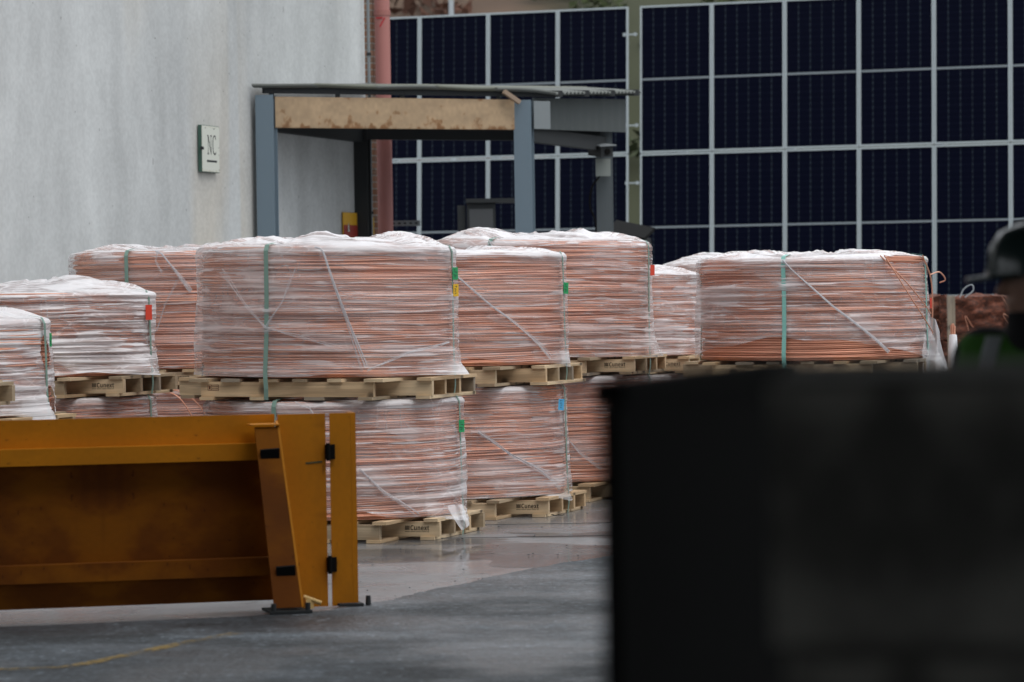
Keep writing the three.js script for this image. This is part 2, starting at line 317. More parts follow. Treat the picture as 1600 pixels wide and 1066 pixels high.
// brick pier, conduit, downpipe and bits at the building's end
{
  const c = wallAt(39.9, 0.0), t = thing('brick_pier', 'narrow column of brown bricks beside the salmon downpipe', 'pillar', atDepth(580, 300, 39.75).setY(0), -GRID);
  const bm = [[0.30, 0.15, 0.09], [0.36, 0.20, 0.13], [0.27, 0.17, 0.12]].map((q) => std({ color: lin(...q), roughness: 0.9 }));
  part('mortar', box(0.10, 7.6, 0.20), std({ color: lin(0.40, 0.38, 0.34), roughness: 0.95 }), t, [-0.01, 3.8, -0.10]);
  seed(31);
  for (let k = 0; k < 100; k++) part('brick', box(0.112, 0.058, 0.212), bm[Math.floor(rnd() * 3)], t, [-0.01 + rr(-0.003, 0.003), 0.04 + k * 0.076, -0.10 + rr(-0.004, 0.004)]);
  const cond = thing('conduit', 'thin grey conduit running up the end of the concrete wall', 'conduit', atDepth(579.5, 300, 39.2).setY(0));
  part('pipe', tube([[0, 0.05, 0], [0, 3, 0], [0, 7, 0]], 0.018, 8, 8), steelGrey, cond);
  for (let k = 0; k < 7; k++) part('clip', box(0.05, 0.03, 0.05), steelDark, cond, [0, 0.8 + k * 0.9, 0]);
  const dp = thing('downpipe', 'salmon painted vertical downpipe at the end of the concrete wall', 'pipe', atDepth(602, 330, 39.7).setY(0));
  part('pipe', moved(new THREE.CylinderGeometry(0.088, 0.088, 8, 28), 0, 4, 0), std({ color: lin(0.42, 0.17, 0.15), roughness: 0.5 }), dp);
  for (const y of [2.2, 4.9]) part('collar', moved(new THREE.CylinderGeometry(0.096, 0.096, 0.06, 28), 0, y, 0), std({ color: lin(0.36, 0.14, 0.12), roughness: 0.6 }), dp);
  const red = std({ color: lin(0.45, 0.02, 0.03), roughness: 0.6 });
  const my = atDepth(592, 36, 39.7).y;
  part('painted_mark', mergeGeometries([moved(box(0.08, 0.016, 0.004), -0.03, my + 0.05, 0.088, 0, -0.3, 0), moved(box(0.016, 0.12, 0.004), 0.004, my, 0.0895, 0, 0, -0.5)]), red, dp);
  const bar = thing('slotted_steel_bar', 'perforated steel channel sticking out beside the salmon downpipe', 'bracket', atDepth(628, 349, 39.8));
  part('web', box(0.42, 0.05, 0.006), steelGrey, bar);
  for (const s of [-1, 1]) part('flange', box(0.42, 0.006, 0.03), steelGrey, bar, [0, s * 0.0285, -0.01]);
  for (let k = 0; k < 6; k++) part('slot', box(0.03, 0.016, 0.002), blackSteel, bar, [-0.16 + k * 0.065, 0, 0.0045]);
  const ws = thing('warning_plate', 'small yellow and red warning plate low on the wall end', 'sign', wallAt(38.75, 0.02).setY(atDepth(545, 353, 38.6).y), Math.PI / 2 - GRID);
  part('plate', box(0.46, 0.30, 0.012), std({ color: lin(0.70, 0.38, 0.02), roughness: 0.5 }), ws);
  part('panel', box(0.46, 0.14, 0.004), std({ color: lin(0.30, 0.03, 0.02), roughness: 0.5 }), ws, [0, -0.06, 0.009]);
  part('symbol', new THREE.CylinderGeometry(0.001, 0.055, 0.11, 3).scale(1, 1, 0.06), std({ color: lin(0.72, 0.70, 0.6), roughness: 0.5 }), ws, [-0.08, -0.01, 0.014]);
  const yf = thing('yellow_upright', 'yellow painted steel upright beside the dark canopy post', 'post', atDepth(582, 356, 39.4).setY(0));
  part('upright', box(0.035, 2.55, 0.035), std({ color: lin(0.72, 0.40, 0.02), roughness: 0.5 }), yf, [0, 1.275, 0]);
  part('foot_plate', box(0.12, 0.012, 0.12), steelDark, yf, [0, 0.006, 0]);
}

// ---------------------------------------------------------------- steel canopy
{
  const fl = atDepth(418, 300, 36.0), fr = atDepth(820, 300, 37.4), bl = atDepth(566, 300, 39.0), br = atDepth(945, 300, 40.4);
  for (const v of [fl, fr, bl, br]) v.y = 0;
  const t = thing('steel_canopy', 'rusty steel canopy with corrugated roof on four blue grey posts', 'canopy', fl);
  const loc = (v) => v.clone().sub(fl), yl = atDepth(418, 152, 36).y, yr = atDepth(820, 157, 37.4).y, h = 0.31;
  const rustTex = dataTex(512, 64, (u, v) => {
    const r = 0.8 * step(0.68, 1.0, fbm(u * 40, v * 4, 3) + 0.34 * Math.pow(1 - v, 4) + 0.12 * Math.pow(v, 6)), s = noise(u * 90, v * 9, 5), q = 0.80 - 0.10 * fbm(u * 14, v * 3, 9, 3) - 0.06 * s;
    return [q * (0.92 - 0.28 * r), q * (0.79 - 0.36 * r), q * (0.63 - 0.38 * r)];
  }, { rx: 1 / 2.7, ry: 1 / 0.32 });
  const rusty = std({ map: rustTex, roughness: 0.75 }), dir = loc(fr), yaw = Math.atan2(-dir.z, dir.x), len = Math.hypot(dir.x, dir.z);
  const post = (v, top, m, w = 0.19) => { const p = part('post', iBeam(w, 0.17, 0.014, top), m, t, [loc(v).x, 0, loc(v).z], [0, -GRID * 0.6, 0]); part('base_plate', box(0.3, 0.02, 0.3), steelDark, p, [0, 0.011, 0]); };
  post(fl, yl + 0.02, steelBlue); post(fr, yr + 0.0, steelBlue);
  post(bl, yl - 0.12, steelDark, 0.17); post(br, yr - 0.12, std({ color: lin(0.11, 0.13, 0.14), roughness: 0.65 }), 0.17);  // left rear post: its shade is put into the near-black steel colour
  const tilt = Math.atan2(yr - yl, len);
  const beam = new THREE.Group(); beam.name = 'front_beam';
  const mid = dir.clone().multiplyScalar(0.5);
  const fb = part('front_beam', mergeGeometries([moved(box(len - 0.2, h, 0.012), 0, 0, 0.0), moved(box(len - 0.2, 0.014, 0.07), 0, h / 2, -0.03), moved(box(len - 0.2, 0.014, 0.07), 0, -h / 2, -0.03)]), rusty, t, [mid.x, (yl + yr) / 2 - h / 2, mid.z + 0.01], [0, yaw, tilt]);
  { const p = fb.geometry.attributes.position, uv = fb.geometry.attributes.uv; for (let i = 0; i < p.count; i++) uv.setXY(i, p.getX(i) + len / 2, clamp(p.getY(i) + h / 2, 0.005, 0.315)); }
  const beamTo = (name, a, ya, b, yb, hh, m, th = 0.1) => { const u = loc(b).sub(loc(a)), l = Math.hypot(u.x, u.z), c = loc(a).add(loc(b)).multiplyScalar(0.5); return part(name, box(l, hh, th), m, t, [c.x, (ya + yb) / 2, c.z], [0, Math.atan2(-u.z, u.x), Math.atan2(yb - ya, l), 'YXZ']); };
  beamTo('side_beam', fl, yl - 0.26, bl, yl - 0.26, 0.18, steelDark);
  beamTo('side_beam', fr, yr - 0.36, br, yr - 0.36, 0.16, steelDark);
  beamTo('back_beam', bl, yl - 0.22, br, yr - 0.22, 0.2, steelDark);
  // roof: corrugated sheets laid front to back on purlins, lifting a little towards the back
  const across = dir.clone().setY(0).normalize(), back = loc(br).sub(loc(fr)).setY(0), bl2 = back.length(); back.normalize();
  const nSheets = 5, total = len + 0.52, sw = total / nSheets;
  for (let k = 0; k < nSheets; k++) {
    const nu = 12, nv = 150, pos = [], idx = [];
    for (let side = 0; side < 2; side++) for (let j = 0; j <= nv; j++) for (let i = 0; i <= nu; i++) {
      const a = -0.12 + k * sw + i / nu * (sw + 0.03), b = -0.1 + (bl2 + 0.35) * j / nv;
      const y = yl + 0.125 + (yr - yl) * 0.55 * (a / len) + 0.055 * b + 0.012 * Math.sin(b / 0.15 * 6.283) - 0.004 * side + 0.004 * (k % 2) + 0.03 * (noise(a * 1.6, 1, 2) - 0.5) * Math.exp(-b * 3) - (k > 3 ? 0.03 * (i / nu) : 0);
      const q = across.clone().multiplyScalar(a).addScaledVector(back, b);
      pos.push(q.x, y - 0.018 * side, q.z);
    }
    const W = nu + 1, N = W * (nv + 1);
    for (let j = 0; j < nv; j++) for (let i = 0; i < nu; i++) { const a = j * W + i; idx.push(a, a + 1, a + W, a + 1, a + W + 1, a + W, N + a, N + a + W, N + a + 1, N + a + 1, N + a + W, N + a + W + 1); }
    for (let i = 0; i < nu; i++) idx.push(i, N + i, i + 1, i + 1, N + i, N + i + 1);
    for (let j = 0; j < nv; j++) { const a = j * W + nu, b = a + W; idx.push(a, N + a, b, b, N + a, N + b); }
    const g = new THREE.BufferGeometry(); g.setAttribute('position', new THREE.Float32BufferAttribute(pos, 3)); g.setIndex(idx); g.computeVertexNormals();
    part('roof_sheet', g, std({ color: lin(0.13 + 0.02 * (k % 2), 0.14 + 0.02 * (k % 2), 0.13), roughness: 0.75, side: THREE.DoubleSide }), t);
  }
  for (let k = 0; k < 4; k++) {                        // purlins under the sheets
    const b = 0.05 + k * 1.05, c = across.clone().multiplyScalar(len / 2 + 0.2).addScaledVector(back, b);
    part('purlin', box(len + 0.5, 0.07, 0.06), steelDark, t, [c.x, (yl + yr) / 2 + 0.066 + 0.055 * b + 0.01, c.z], [0, yaw, tilt * 0.55, 'YXZ']);
  }
  for (const f of [0.02, 0.27, 0.52, 0.9]) { const c = across.clone().multiplyScalar(len * f); part('spacer', box(0.05, 0.13, 0.05), steelDark, t, [c.x, yl + 0.05 + (yr - yl) * f, c.z - 0.04]); }
  // fascia on the right: a corrugated grey sheet closing the side
  {
    const a0 = loc(fr).addScaledVector(across, 0.12), n = 60, pos = [], idx = [];
    for (let i = 0; i <= n; i++) {
      const b = -0.02 + i / n * (bl2 + 0.25), q = a0.clone().addScaledVector(back, b), w = 0.006 * Math.sin(b / 0.07 * 6.283);
      q.addScaledVector(across, w + 0.1 * i / n);
      pos.push(q.x, yr + 0.03 + 0.045 * b, q.z, q.x, yr - 0.31 + 0.03 * b, q.z);
      if (i) idx.push(2 * i - 2, 2 * i - 1, 2 * i, 2 * i, 2 * i - 1, 2 * i + 1);
    }
    const g = new THREE.BufferGeometry(); g.setAttribute('position', new THREE.Float32BufferAttribute(pos, 3)); g.setIndex(idx); g.computeVertexNormals();
    part('fascia_sheet', g, std({ color: lin(0.065, 0.076, 0.076), roughness: 0.8, side: THREE.DoubleSide }), t);
    const c = loc(fr).addScaledVector(across, 0.19); part('corner_plate', box(0.2, 0.30, 0.012), std({ color: lin(0.20, 0.225, 0.235), roughness: 0.6 }), t, [c.x + 0.03, yr - 0.16, c.z + 0.07], [0, yaw, 0]);
  }
  const br0 = loc(fr).addScaledVector(across, -0.12); part('loose_strut', box(0.22, 0.045, 0.05), std({ color: lin(0.30, 0.22, 0.16), roughness: 0.8 }), t, [br0.x - 0.02, yr + 0.03, br0.z + 0.12], [0, yaw, -0.55]);

  // floodlight and junction box fixed to the right rear post
  const f = thing('security_camera', 'weatherproof camera and junction box fixed on the rear canopy post', 'camera', atDepth(941, 262, 40.2).add(new THREE.Vector3(0, 0, 0.02)));
  part('junction_box', box(0.17, 0.20, 0.09), std({ color: lin(0.28, 0.31, 0.29), roughness: 0.6 }), f, [0.01, 0, 0]);
  const hd = part('housing', box(0.16, 0.12, 0.30), steelDark, f, [-0.02, 0.19, 0.12], [0.12, 0.5, 0]);
  part('sunshield', box(0.22, 0.014, 0.36), steelGrey, hd, [0, 0.07, 0]);
  part('lens', moved(new THREE.CylinderGeometry(0.035, 0.035, 0.02, 20), 0, 0, 0, Math.PI / 2), blackSteel, hd, [0, 0, 0.16]);
  part('cable', tube([[-0.03, -0.1, 0.02], [-0.12, -0.22, 0.05], [-0.15, -0.45, 0.04], [-0.09, -0.62, 0.02], [-0.1, -1.2, 0.02]], 0.012, 24, 6), blackSteel, f);
}

// ---------------------------------------------------------------- solar arrays
{
  const cellTex = dataTex(256, 512, (u, v) => {          // six cells across; half-cut cells in two blocks
    const cu = (u * 6) % 1, cv = (v * 24) % 1, gap = Math.min(cu, 1 - cu) < 0.045, row = Math.min(cv, 1 - cv) < 0.05;
    const bus = Math.abs(((u * 54) % 1) - 0.5) > 0.44;
    let c = [0.032, 0.044, 0.105];
    if (bus) c = [0.038, 0.046, 0.105];
    if (row) c = [0.065, 0.078, 0.14];
    if (gap) c = cv < 0.25 || cv > 0.75 ? [0.19, 0.22, 0.25] : [0.12, 0.14, 0.17];
    return c;
  });
  const glass = phys({ map: cellTex, roughness: 0.35, specularIntensity: 0.06 });
  const PITCH = 1.18, ROW = 2.335, phi = 20 * Math.PI / 180, lean = -0.05;
  function array(label, pos, cols) {
    const t = thing('solar_array', label, 'solar panels', pos, phi);
    const rack = new THREE.Group(); rack.name = 'panel_rack'; rack.rotation.x = lean; rack.position.y = 1.5; t.add(rack);
    for (let r = 0; r < 2; r++) for (let c = 0; c < cols; c++) {
      const x = c * PITCH + PITCH / 2, y = r * ROW + ROW / 2, W = PITCH - 0.012, H = ROW - 0.016, F = 0.026;
      const m = part('solar_panel', box(W - 2 * F, H - 2 * F, 0.006).clone(), glass, t);
      m.position.set(x, 1.5 + y * Math.cos(lean), y * Math.sin(lean)); m.rotation.x = lean;
      const uv = m.geometry.attributes.uv, p = m.geometry.attributes.position;
      for (let i = 0; i < p.count; i++) uv.setXY(i, p.getX(i) / (W - 2 * F) + 0.5, p.getY(i) / (H - 2 * F) + 0.5);
      part('frame', mergeGeometries([moved(box(W, F, 0.04), 0, H / 2 - F / 2, 0), moved(box(W, F, 0.04), 0, -H / 2 + F / 2, 0), moved(box(F, H - 2 * F, 0.04), W / 2 - F / 2, 0, 0), moved(box(F, H - 2 * F, 0.04), -W / 2 + F / 2, 0, 0)]), aluminium, m);
      part('centre_strip', box(W - 2 * F, 0.03, 0.004), std({ color: lin(0.20, 0.23, 0.25), roughness: 0.5 }), m, [0, 0, 0.005]);
    }
    t.remove(rack);
    for (const y of [0.6, 1.8, 2.9, 4.1]) part('rail', box(cols * PITCH - 0.05, 0.06, 0.05), aluminium, t, [cols * PITCH / 2, 1.5 + y * Math.cos(lean), y * Math.sin(lean) - 0.06]);
    for (let c = 0; c <= cols; c += 2) part('support_post', box(0.12, 6.0, 0.12), galvanized, t, [clamp(c * PITCH, 0.6, cols * PITCH - 0.6), 3.0, -0.50]);
    for (let c = 0; c <= cols; c += 2) part('strut', box(0.07, 0.07, 0.24), galvanized, t, [clamp(c * PITCH, 0.6, cols * PITCH - 0.6), 4.9, -0.36]);
  }
  const p2 = atDepth(1000, 460, 54.3).setY(0), ax = new THREE.Vector3(Math.cos(phi), 0, -Math.sin(phi) * -1);
  // columns run to the right and towards the camera
  const dirX = new THREE.Vector3(1, 0, 0).applyAxisAngle(new THREE.Vector3(0, 1, 0), -phi);
  const saved = thing;
  function placeArray(label, pos, cols) { array(label, pos, cols); const o = scene.children[scene.children.length - 1]; o.rotation.y = -phi; return o; }
  placeArray('wide dark solar array of portrait panels behind the coil with the teal strap', p2, 7);
  placeArray('dark solar array partly behind the rusty steel canopy', p2.clone().addScaledVector(dirX, -4 * PITCH - 0.19), 4);
  // small clamps joining the two arrays across the gap
  const jm = p2.clone().addScaledVector(dirX, -0.095);
  for (const py of [54, 196, 286]) {
    const b = thing('array_tie', 'short steel tie bridging the gap between the two solar arrays', 'bracket', jm.clone().setY(atDepth(990, py, 54.3).y), -phi, 'ties between the solar arrays');
    part('rod', box(0.24, 0.02, 0.02), aluminium, b, [0, 0, 0.0]); part('clamp', box(0.035, 0.05, 0.04), aluminium, b, [0.09, 0, 0.02]); part('clamp', box(0.035, 0.05, 0.04), aluminium, b, [-0.09, 0, 0.02]);
  }
  const pole = thing('far_pole', 'thin grey pole rising on the slope behind the solar array', 'pole', atDepth(705, 10, 70).setY(1.5));
  part('shaft', moved(new THREE.CylinderGeometry(0.05, 0.06, 9, 12), 0, 4.5, 0), galvanized, pole); part('cap', moved(new THREE.SphereGeometry(0.06, 12, 8), 0, 9, 0), galvanized, pole);
}

// dark machines and bins standing in front of the arrays
{
  const b = thing('steel_cabinet', 'dark grey steel cabinet with overhanging lid beneath the canopy', 'cabinet', atDepth(752, 340, 44).setY(0));
  const y = atDepth(752, 315, 44).y;
  part('body', box(0.36, y - 0.02, 0.4), steelDark, b, [0, (y - 0.02) / 2, 0]); part('lid', box(0.62, 0.05, 0.5), steelDark, b, [0.12, y + 0.006, 0]); part('side_box', box(0.10, 0.42, 0.3), steelDark, b, [-0.25, y - 0.26, 0]); part('door', box(0.30, 0.8, 0.01), std({ color: lin(0.07, 0.075, 0.08), roughness: 0.5 }), b, [0, y - 0.5, 0.206]);
  const w = thing('wheelie_bin', 'black plastic bin with sloping lid to the right of the canopy', 'bin', atDepth(985, 400, 43).setY(0), -0.3);
  const yy = atDepth(985, 372, 43).y;
  part('body', new THREE.CylinderGeometry(0.30, 0.24, yy, 4, 1).rotateY(Math.PI / 4).translate(0, yy / 2, 0), steelDark, w); part('lid', box(0.5, 0.05, 0.55), blackSteel, w, [0, yy + 0.09, 0], [0.25, 0, -0.22]); part('handle', box(0.4, 0.03, 0.03), blackSteel, w, [0, yy - 0.06, -0.28]);
}

// ---------------------------------------------------------------- yellow barrier with hinged end post
{
  const base = atDepth(538, 947, 18.3), dirL = atDepth(0, 900, 17.85).setY(0).sub(base.clone().setY(0)).normalize();
  base.y = 0.016;
  const yaw = Math.atan2(dirL.z, -dirL.x);             // local +x is to the right along the panel
  const t = thing('yellow_barrier', 'yellow steel barrier panel with tapered buttress and hinged end post', 'barrier', base, yaw);
  const paintTex = (k) => dataTex(512, 512, (u, v) => {
    const n = fbm(u * 9, v * 9, k, 5), sp = noise(u * 130, v * 130, k + 3), dirt = step(0.46, 0.72, n) * (k === 4 ? 0.55 : 0.14), drip = step(0.66, 0.95, fbm(u * 30, v * 5, k + 7, 3)) * (k === 4 ? 0.3 : 0.2), chip = sp > 0.955 && n > 0.5 ? 0.5 : 0;
    const q = 1 - 0.14 * (fbm(u * 5, v * 5, k + 1, 4) - 0.5) - 0.04 * sp, d = clamp(dirt + drip + chip);
    const a = k === 4 ? [0.50, 0.29, 0.008] : [0.74, 0.465, 0.006], r = k === 4 ? [0.31, 0.14, 0.01] : [0.42, 0.24, 0.02];
    return a.map((c, i) => (c + (r[i] - c) * d) * q);
  }, { rx: 0.33, ry: 0.5, shift: 0.93 });
  const yellow = phys({ map: paintTex(2), roughness: 0.6, specularIntensity: 0.6 }), brownYellow = phys({ map: paintTex(4), roughness: 0.75, specularIntensity: 0.4 }), S = 1 / 295;  // the second is a darker, browner copy of the barrier paint
  const X = (px) => (px - 538) * S, Y = (py) => (947 - py) * S;   // sizes read off at the post's depth
  const H = Y(646);
  part('end_post', mergeGeometries([moved(box(X(552) - X(519), H, 0.012), (X(552) + X(519)) / 2, H / 2, 0)]), yellow, t);
  part('end_post_flange', box(X(560) - X(552), H, 0.12), yellow, t, [(X(560) + X(552)) / 2 + 0.001, H / 2, -0.055]);
  part('face_plate', box(X(512) - X(437), H, 0.016), yellow, t, [(X(512) + X(437)) / 2, H / 2, 0]);
  for (const py of [706, 882]) { const hg = part('hinge', box(0.052, 0.078, 0.03), blackSteel, t, [X(518), Y(py), 0.012]); part('pin', moved(new THREE.CylinderGeometry(0.011, 0.011, 0.095, 12), 0, 0, 0), blackSteel, hg, [-0.012, 0, 0.018]); }
  const L0 = -2.6, L1 = X(437) - 0.002, W = L1 - L0, cx = (L0 + L1) / 2;
  part('panel_plate', box(W, H - 0.035, 0.012), brownYellow, t, [cx, 0.035 + (H - 0.035) / 2, -0.10]);
  part('top_strip', box(W, Y(646) - Y(690), 0.012), yellow, t, [cx, (Y(646) + Y(690)) / 2, -0.085]);
  for (const [a, b] of [[690, 716], [868, 896]]) part('rail', mergeGeometries([moved(box(W, Y(a) - Y(b), 0.008), cx, (Y(a) + Y(b)) / 2, -0.015), moved(box(W, 0.008, 0.07), cx, Y(a) - 0.004, -0.054), moved(box(W, 0.008, 0.07), cx, Y(b) + 0.004, -0.054)]), a < 800 ? yellow : brownYellow, t);
  // buttress: a web that deepens downwards and a flange on its outer edge
  const b0 = [X(431), H - 0.06], zt = 0.10, zb = 0.33, xb = X(452);
  const quad = (name, P, th, m) => {                  // a plate through four corners with a thickness
    const n = P[1].clone().sub(P[0]).cross(P[3].clone().sub(P[0])).normalize().multiplyScalar(th), q = [...P, ...P.map((p) => p.clone().sub(n))], pos = [], f = [[0, 1, 2, 3], [7, 6, 5, 4], [0, 4, 5, 1], [1, 5, 6, 2], [2, 6, 7, 3], [3, 7, 4, 0]], uv = [];
    for (const [a, b, c, d] of f) for (const k of [a, b, c, a, c, d]) { pos.push(q[k].x, q[k].y, q[k].z); uv.push(q[k].x, q[k].y); }
    const g = new THREE.BufferGeometry(); g.setAttribute('position', new THREE.Float32BufferAttribute(pos, 3)); g.setAttribute('uv', new THREE.Float32BufferAttribute(uv, 2)); g.computeVertexNormals();
    return part(name, g, m, t);
  };
  const V = (x, y, z) => new THREE.Vector3(x, y, z), fx = X(431), fbx = X(452);
  quad('buttress_flange', [V(fbx - 0.145, 0.03, zb), V(fbx, 0.03, zb), V(fx, H - 0.06, zt), V(fx - 0.12, H - 0.06, zt)], 0.012, brownYellow);
  quad('buttress_web', [V(fbx + 0.012, 0.03, zb), V(X(437) + 0.02, 0.03, -0.008), V(X(437), H - 0.03, -0.008), V(fx + 0.012, H - 0.06, zt)], 0.012, yellow);
  part('buttress_cap', box(0.15, 0.008, 0.16), yellow, t, [fx - 0.06, H - 0.05, zt - 0.07]);
  for (const py of [706, 884]) { const f = 1 - (Y(py) - 0.03) / (H - 0.09), cxx = fx - 0.06 + (fbx - fx) * f; part('notch_shade', box(0.10, 0.06, 0.016), blackSteel, t, [cxx, Y(py), zt + (zb - zt) * f + 0.004], [0.30, 0, 0.05]); }  // thin dark plates painted in for the shaded notches of the flange
  const foot = part('foot_plate', box(0.22, 0.014, 0.26), steelDark, t, [fbx - 0.06, 0.008, zb - 0.10]);
  for (const [x, z] of [[-0.09, 0.11], [0.09, 0.11], [0.09, -0.06]]) part('bolt', moved(new THREE.CylinderGeometry(0.014, 0.014, 0.05, 8), 0, 0.02, 0), steelDark, foot, [x, 0, z]);
  part('shackle', mergeGeometries([moved(box(0.05, 0.05, 0.03), 0, 0.03, 0, 0, 0.4, 0), moved(new THREE.CylinderGeometry(0.012, 0.012, 0.1, 8), 0.02, 0.05, 0, 0, 0, 1.2)]), std({ color: lin(0.62, 0.42, 0.16), roughness: 0.6 }), foot, [0.11, 0, 0.02]);
  part('post_base', box(0.13, 0.014, 0.2), steelDark, t, [X(546), 0.007, -0.03]);
  part('anchor_bolt', moved(new THREE.CylinderGeometry(0.013, 0.016, 0.05, 8), 0, 0.025, 0), steelDark, t, [X(575), 0.0, 0.02]);
  part('scratch', box(0.09, 0.008, 0.002), std({ color: lin(0.05, 0.07, 0.035), roughness: 0.8 }), t, [X(493), Y(722), 0.0095], [0, 0, 0.08]);
}

// ---------------------------------------------------------------- pallets
const PH = 0.144;                                       // pallet height
const markTex = (() => {
  const cv = document.createElement('canvas'); cv.width = 360; cv.height = 110;
  const x = cv.getContext('2d'); x.clearRect(0, 0, 360, 110);
  x.fillStyle = 'rgba(28,24,20,0.86)';
  for (let k = 0; k < 5; k++) { x.beginPath(); x.moveTo(10 + k * 13, 14 + (k % 2) * 6); x.lineTo(19 + k * 13, 10 + (k % 2) * 6); x.lineTo(17 + k * 13, 66); x.lineTo(8 + k * 13, 72); x.fill(); }
  x.font = 'bold 88px sans-serif'; x.save(); x.translate(78, 72); x.scale(0.86, 1); x.fillText('Cunext', 0, 0); x.restore();
  for (let k = 0; k < 26; k++) x.fillRect(8 + k * 12.6, 86, k % 6 === 5 ? 3 : 9, 9);
  const t = new THREE.CanvasTexture(cv); t.colorSpace = THREE.SRGBColorSpace; return t;
})();
const markMat = std({ map: markTex, transparent: true, roughness: 0.85 });
const stampTex = (() => {
  const cv = document.createElement('canvas'); cv.width = 128; cv.height = 64; const x = cv.getContext('2d');
  x.strokeStyle = 'rgba(95,45,25,0.8)'; x.lineWidth = 6; x.strokeRect(5, 5, 118, 54); x.beginPath(); x.moveTo(45, 5); x.lineTo(45, 59); x.stroke(); x.fillStyle = 'rgba(95,45,25,0.8)'; for (let k = 0; k < 5; k++) { x.fillRect(54 + k * 13, 16, 8, 10); x.fillRect(54 + k * 13, 36, 8, 12); } x.fillRect(15, 14, 20, 34);
  const t = new THREE.CanvasTexture(cv); t.colorSpace = THREE.SRGBColorSpace; return t;
})();
function makePallet(variant) {
  const t = new THREE.Group();
  seed(100 + variant);
  const pick = () => wood[Math.floor(rnd() * (variant === 1 ? 3 : 2.4))];
  for (const [v, hl] of [[-0.8, 0.62], [-0.46, 0.92], [-0.155, 0.92], [0.155, 0.92], [0.46, 0.92], [0.8, 0.62]]) {
    const s = part('stringer', box(2 * hl, 0.1, 0.04), variant === 1 && v === 0.8 ? wood[2] : pick(), t, [rr(-0.012, 0.012), 0.072, v]);
    if (variant < 2 && v === 0.46) part('printed_mark', new THREE.PlaneGeometry(0.19, 0.058), markMat, s, [0.765, 0.002, 0.0215]);
    if (variant === 2 && v === 0.8) part('printed_mark', new THREE.PlaneGeometry(0.085, 0.042), std({ map: stampTex, transparent: true, roughness: 0.85 }), s, [-0.53, 0.012, 0.0215]);
    if (variant === 3 && v === 0.8) part('printed_mark', new THREE.PlaneGeometry(0.19, 0.058), markMat, s, [0.31, 0.002, 0.0215]);
  }
  for (const y of [0.011, 0.133]) {
    const us = y > 0.1 ? [-0.86, -0.62, -0.37, -0.12, 0.12, 0.37, 0.62, 0.86] : [-0.85, -0.56, -0.2, 0.2, 0.56, 0.85];
    for (const u of us) { const hv = Math.abs(u) > 0.7 ? 0.5 : 0.845; part(y > 0.1 ? 'deck_board' : 'bottom_board', box(rnd() < 0.4 ? 0.135 : 0.1, 0.0215, 2 * hv), pick(), t, [u + rr(-0.02, 0.02), y, rr(-0.008, 0.008)]); }
  }
  return t;
}
const palletKinds = [0, 1, 2, 3, 4].map(makePallet);
function putPallet(kind, x, y, z, label, tilt = 0, turn = 0) {
  const t = palletKinds[kind].clone(); t.name = numbered('wooden_pallet'); t.position.set(x, y, z); t.rotation.set(0, -GRID + turn, tilt); scene.add(t);
  seed(Math.round(Math.abs(x * 977 + z * 131 + y * 53)) + 3);
  for (const c of t.children) { const q = rnd(); if (q < 0.5) c.material = wood[q < 0.16 ? 3 : q < 0.32 ? 2 : q < 0.42 ? 1 : 0]; }
  return tag(t, label, 'pallet', 'octagonal wooden pallets under the copper coils');
}

// ---------------------------------------------------------------- copper coils
const R = 0.868;
const bundle = (a, t, k) => 0.026 * (noise(a / 6.2832 * 5, t * 24, k * 13 + 1, 5) - 0.5) + 0.016 * (noise(a / 6.2832 * 9, t * 60, k * 13 + 2, 9) - 0.5);
const wireCache = {};
function wireGeo(k, h) {                                // the coil's outer windings: wandering rings of rod
  const key = `${k}_${h}`;
  if (wireCache[key]) return wireCache[key];
  const n = Math.round(h / 0.0078), seg = 96, sides = 4, pos = [], idx = [];
  seed(400 + k);
  for (let i = 0; i < n; i++) {
    const t0 = (i + 0.5) / n, ph = rr(0, 100), rj = rr(-0.008, 0.006), wr = rr(0.0044, 0.0056), lift = rr(-0.006, 0.006), b = pos.length / 3;
    const rim = Math.min(t0, 1 - t0) * h, inset = rim < 0.035 ? 0.03 * (1 - rim / 0.035) ** 2 : 0;
    for (let j = 0; j < seg; j++) {
      const a = j / seg * Math.PI * 2, wv = 0.020 * (noise(j / seg * 7 + 0.001, t0 * 20, 3 + k, 7) - 0.5) + 0.014 * (noise(j / seg * 5, ph, 9, 5) - 0.5);
      const y = clamp(t0 * h + wv + lift, 0.006, h - 0.004), r = R + bundle(a, t0, k) + rj + 0.010 * (noise(j / seg * 6, ph + 31, 4, 6) - 0.5) - inset;
      for (let s = 0; s < sides; s++) { const c = s / sides * Math.PI * 2 + 0.4, q = r + wr * Math.cos(c); pos.push(q * Math.sin(a), y + wr * Math.sin(c), q * Math.cos(a)); }
    }
    for (let j = 0; j < seg; j++) for (let s = 0; s < sides; s++) {
      const j2 = (j + 1) % seg, s2 = (s + 1) % sides, A = b + j * sides + s, B = b + j2 * sides + s, C = b + j2 * sides + s2, D = b + j * sides + s2;
      idx.push(A, B, C, A, C, D);
    }
  }
  const g = new THREE.BufferGeometry(); g.setAttribute('position', new THREE.Float32BufferAttribute(pos, 3)); g.setIndex(idx); g.computeVertexNormals();
  return wireCache[key] = g;
}
const coreCache = {};
const coreGeo = (h) => coreCache[h] ??= new THREE.LatheGeometry([[0.50, 0.004], [R - 0.022, 0.004], [R - 0.022, h - 0.03], [R - 0.06, h - 0.004], [0.52, h - 0.006], [0.50, h - 0.03], [0.50, 0.004]].map(([x, y]) => new THREE.Vector2(x, y)), 64);
const DEG = Math.PI / 180;
const bump1 = (a, c, w) => { let d = Math.abs(a - c * DEG) % 6.28319; if (d > Math.PI) d = 6.28319 - d; d /= w * DEG; return d < 3 ? Math.exp(-d * d) : 0; };
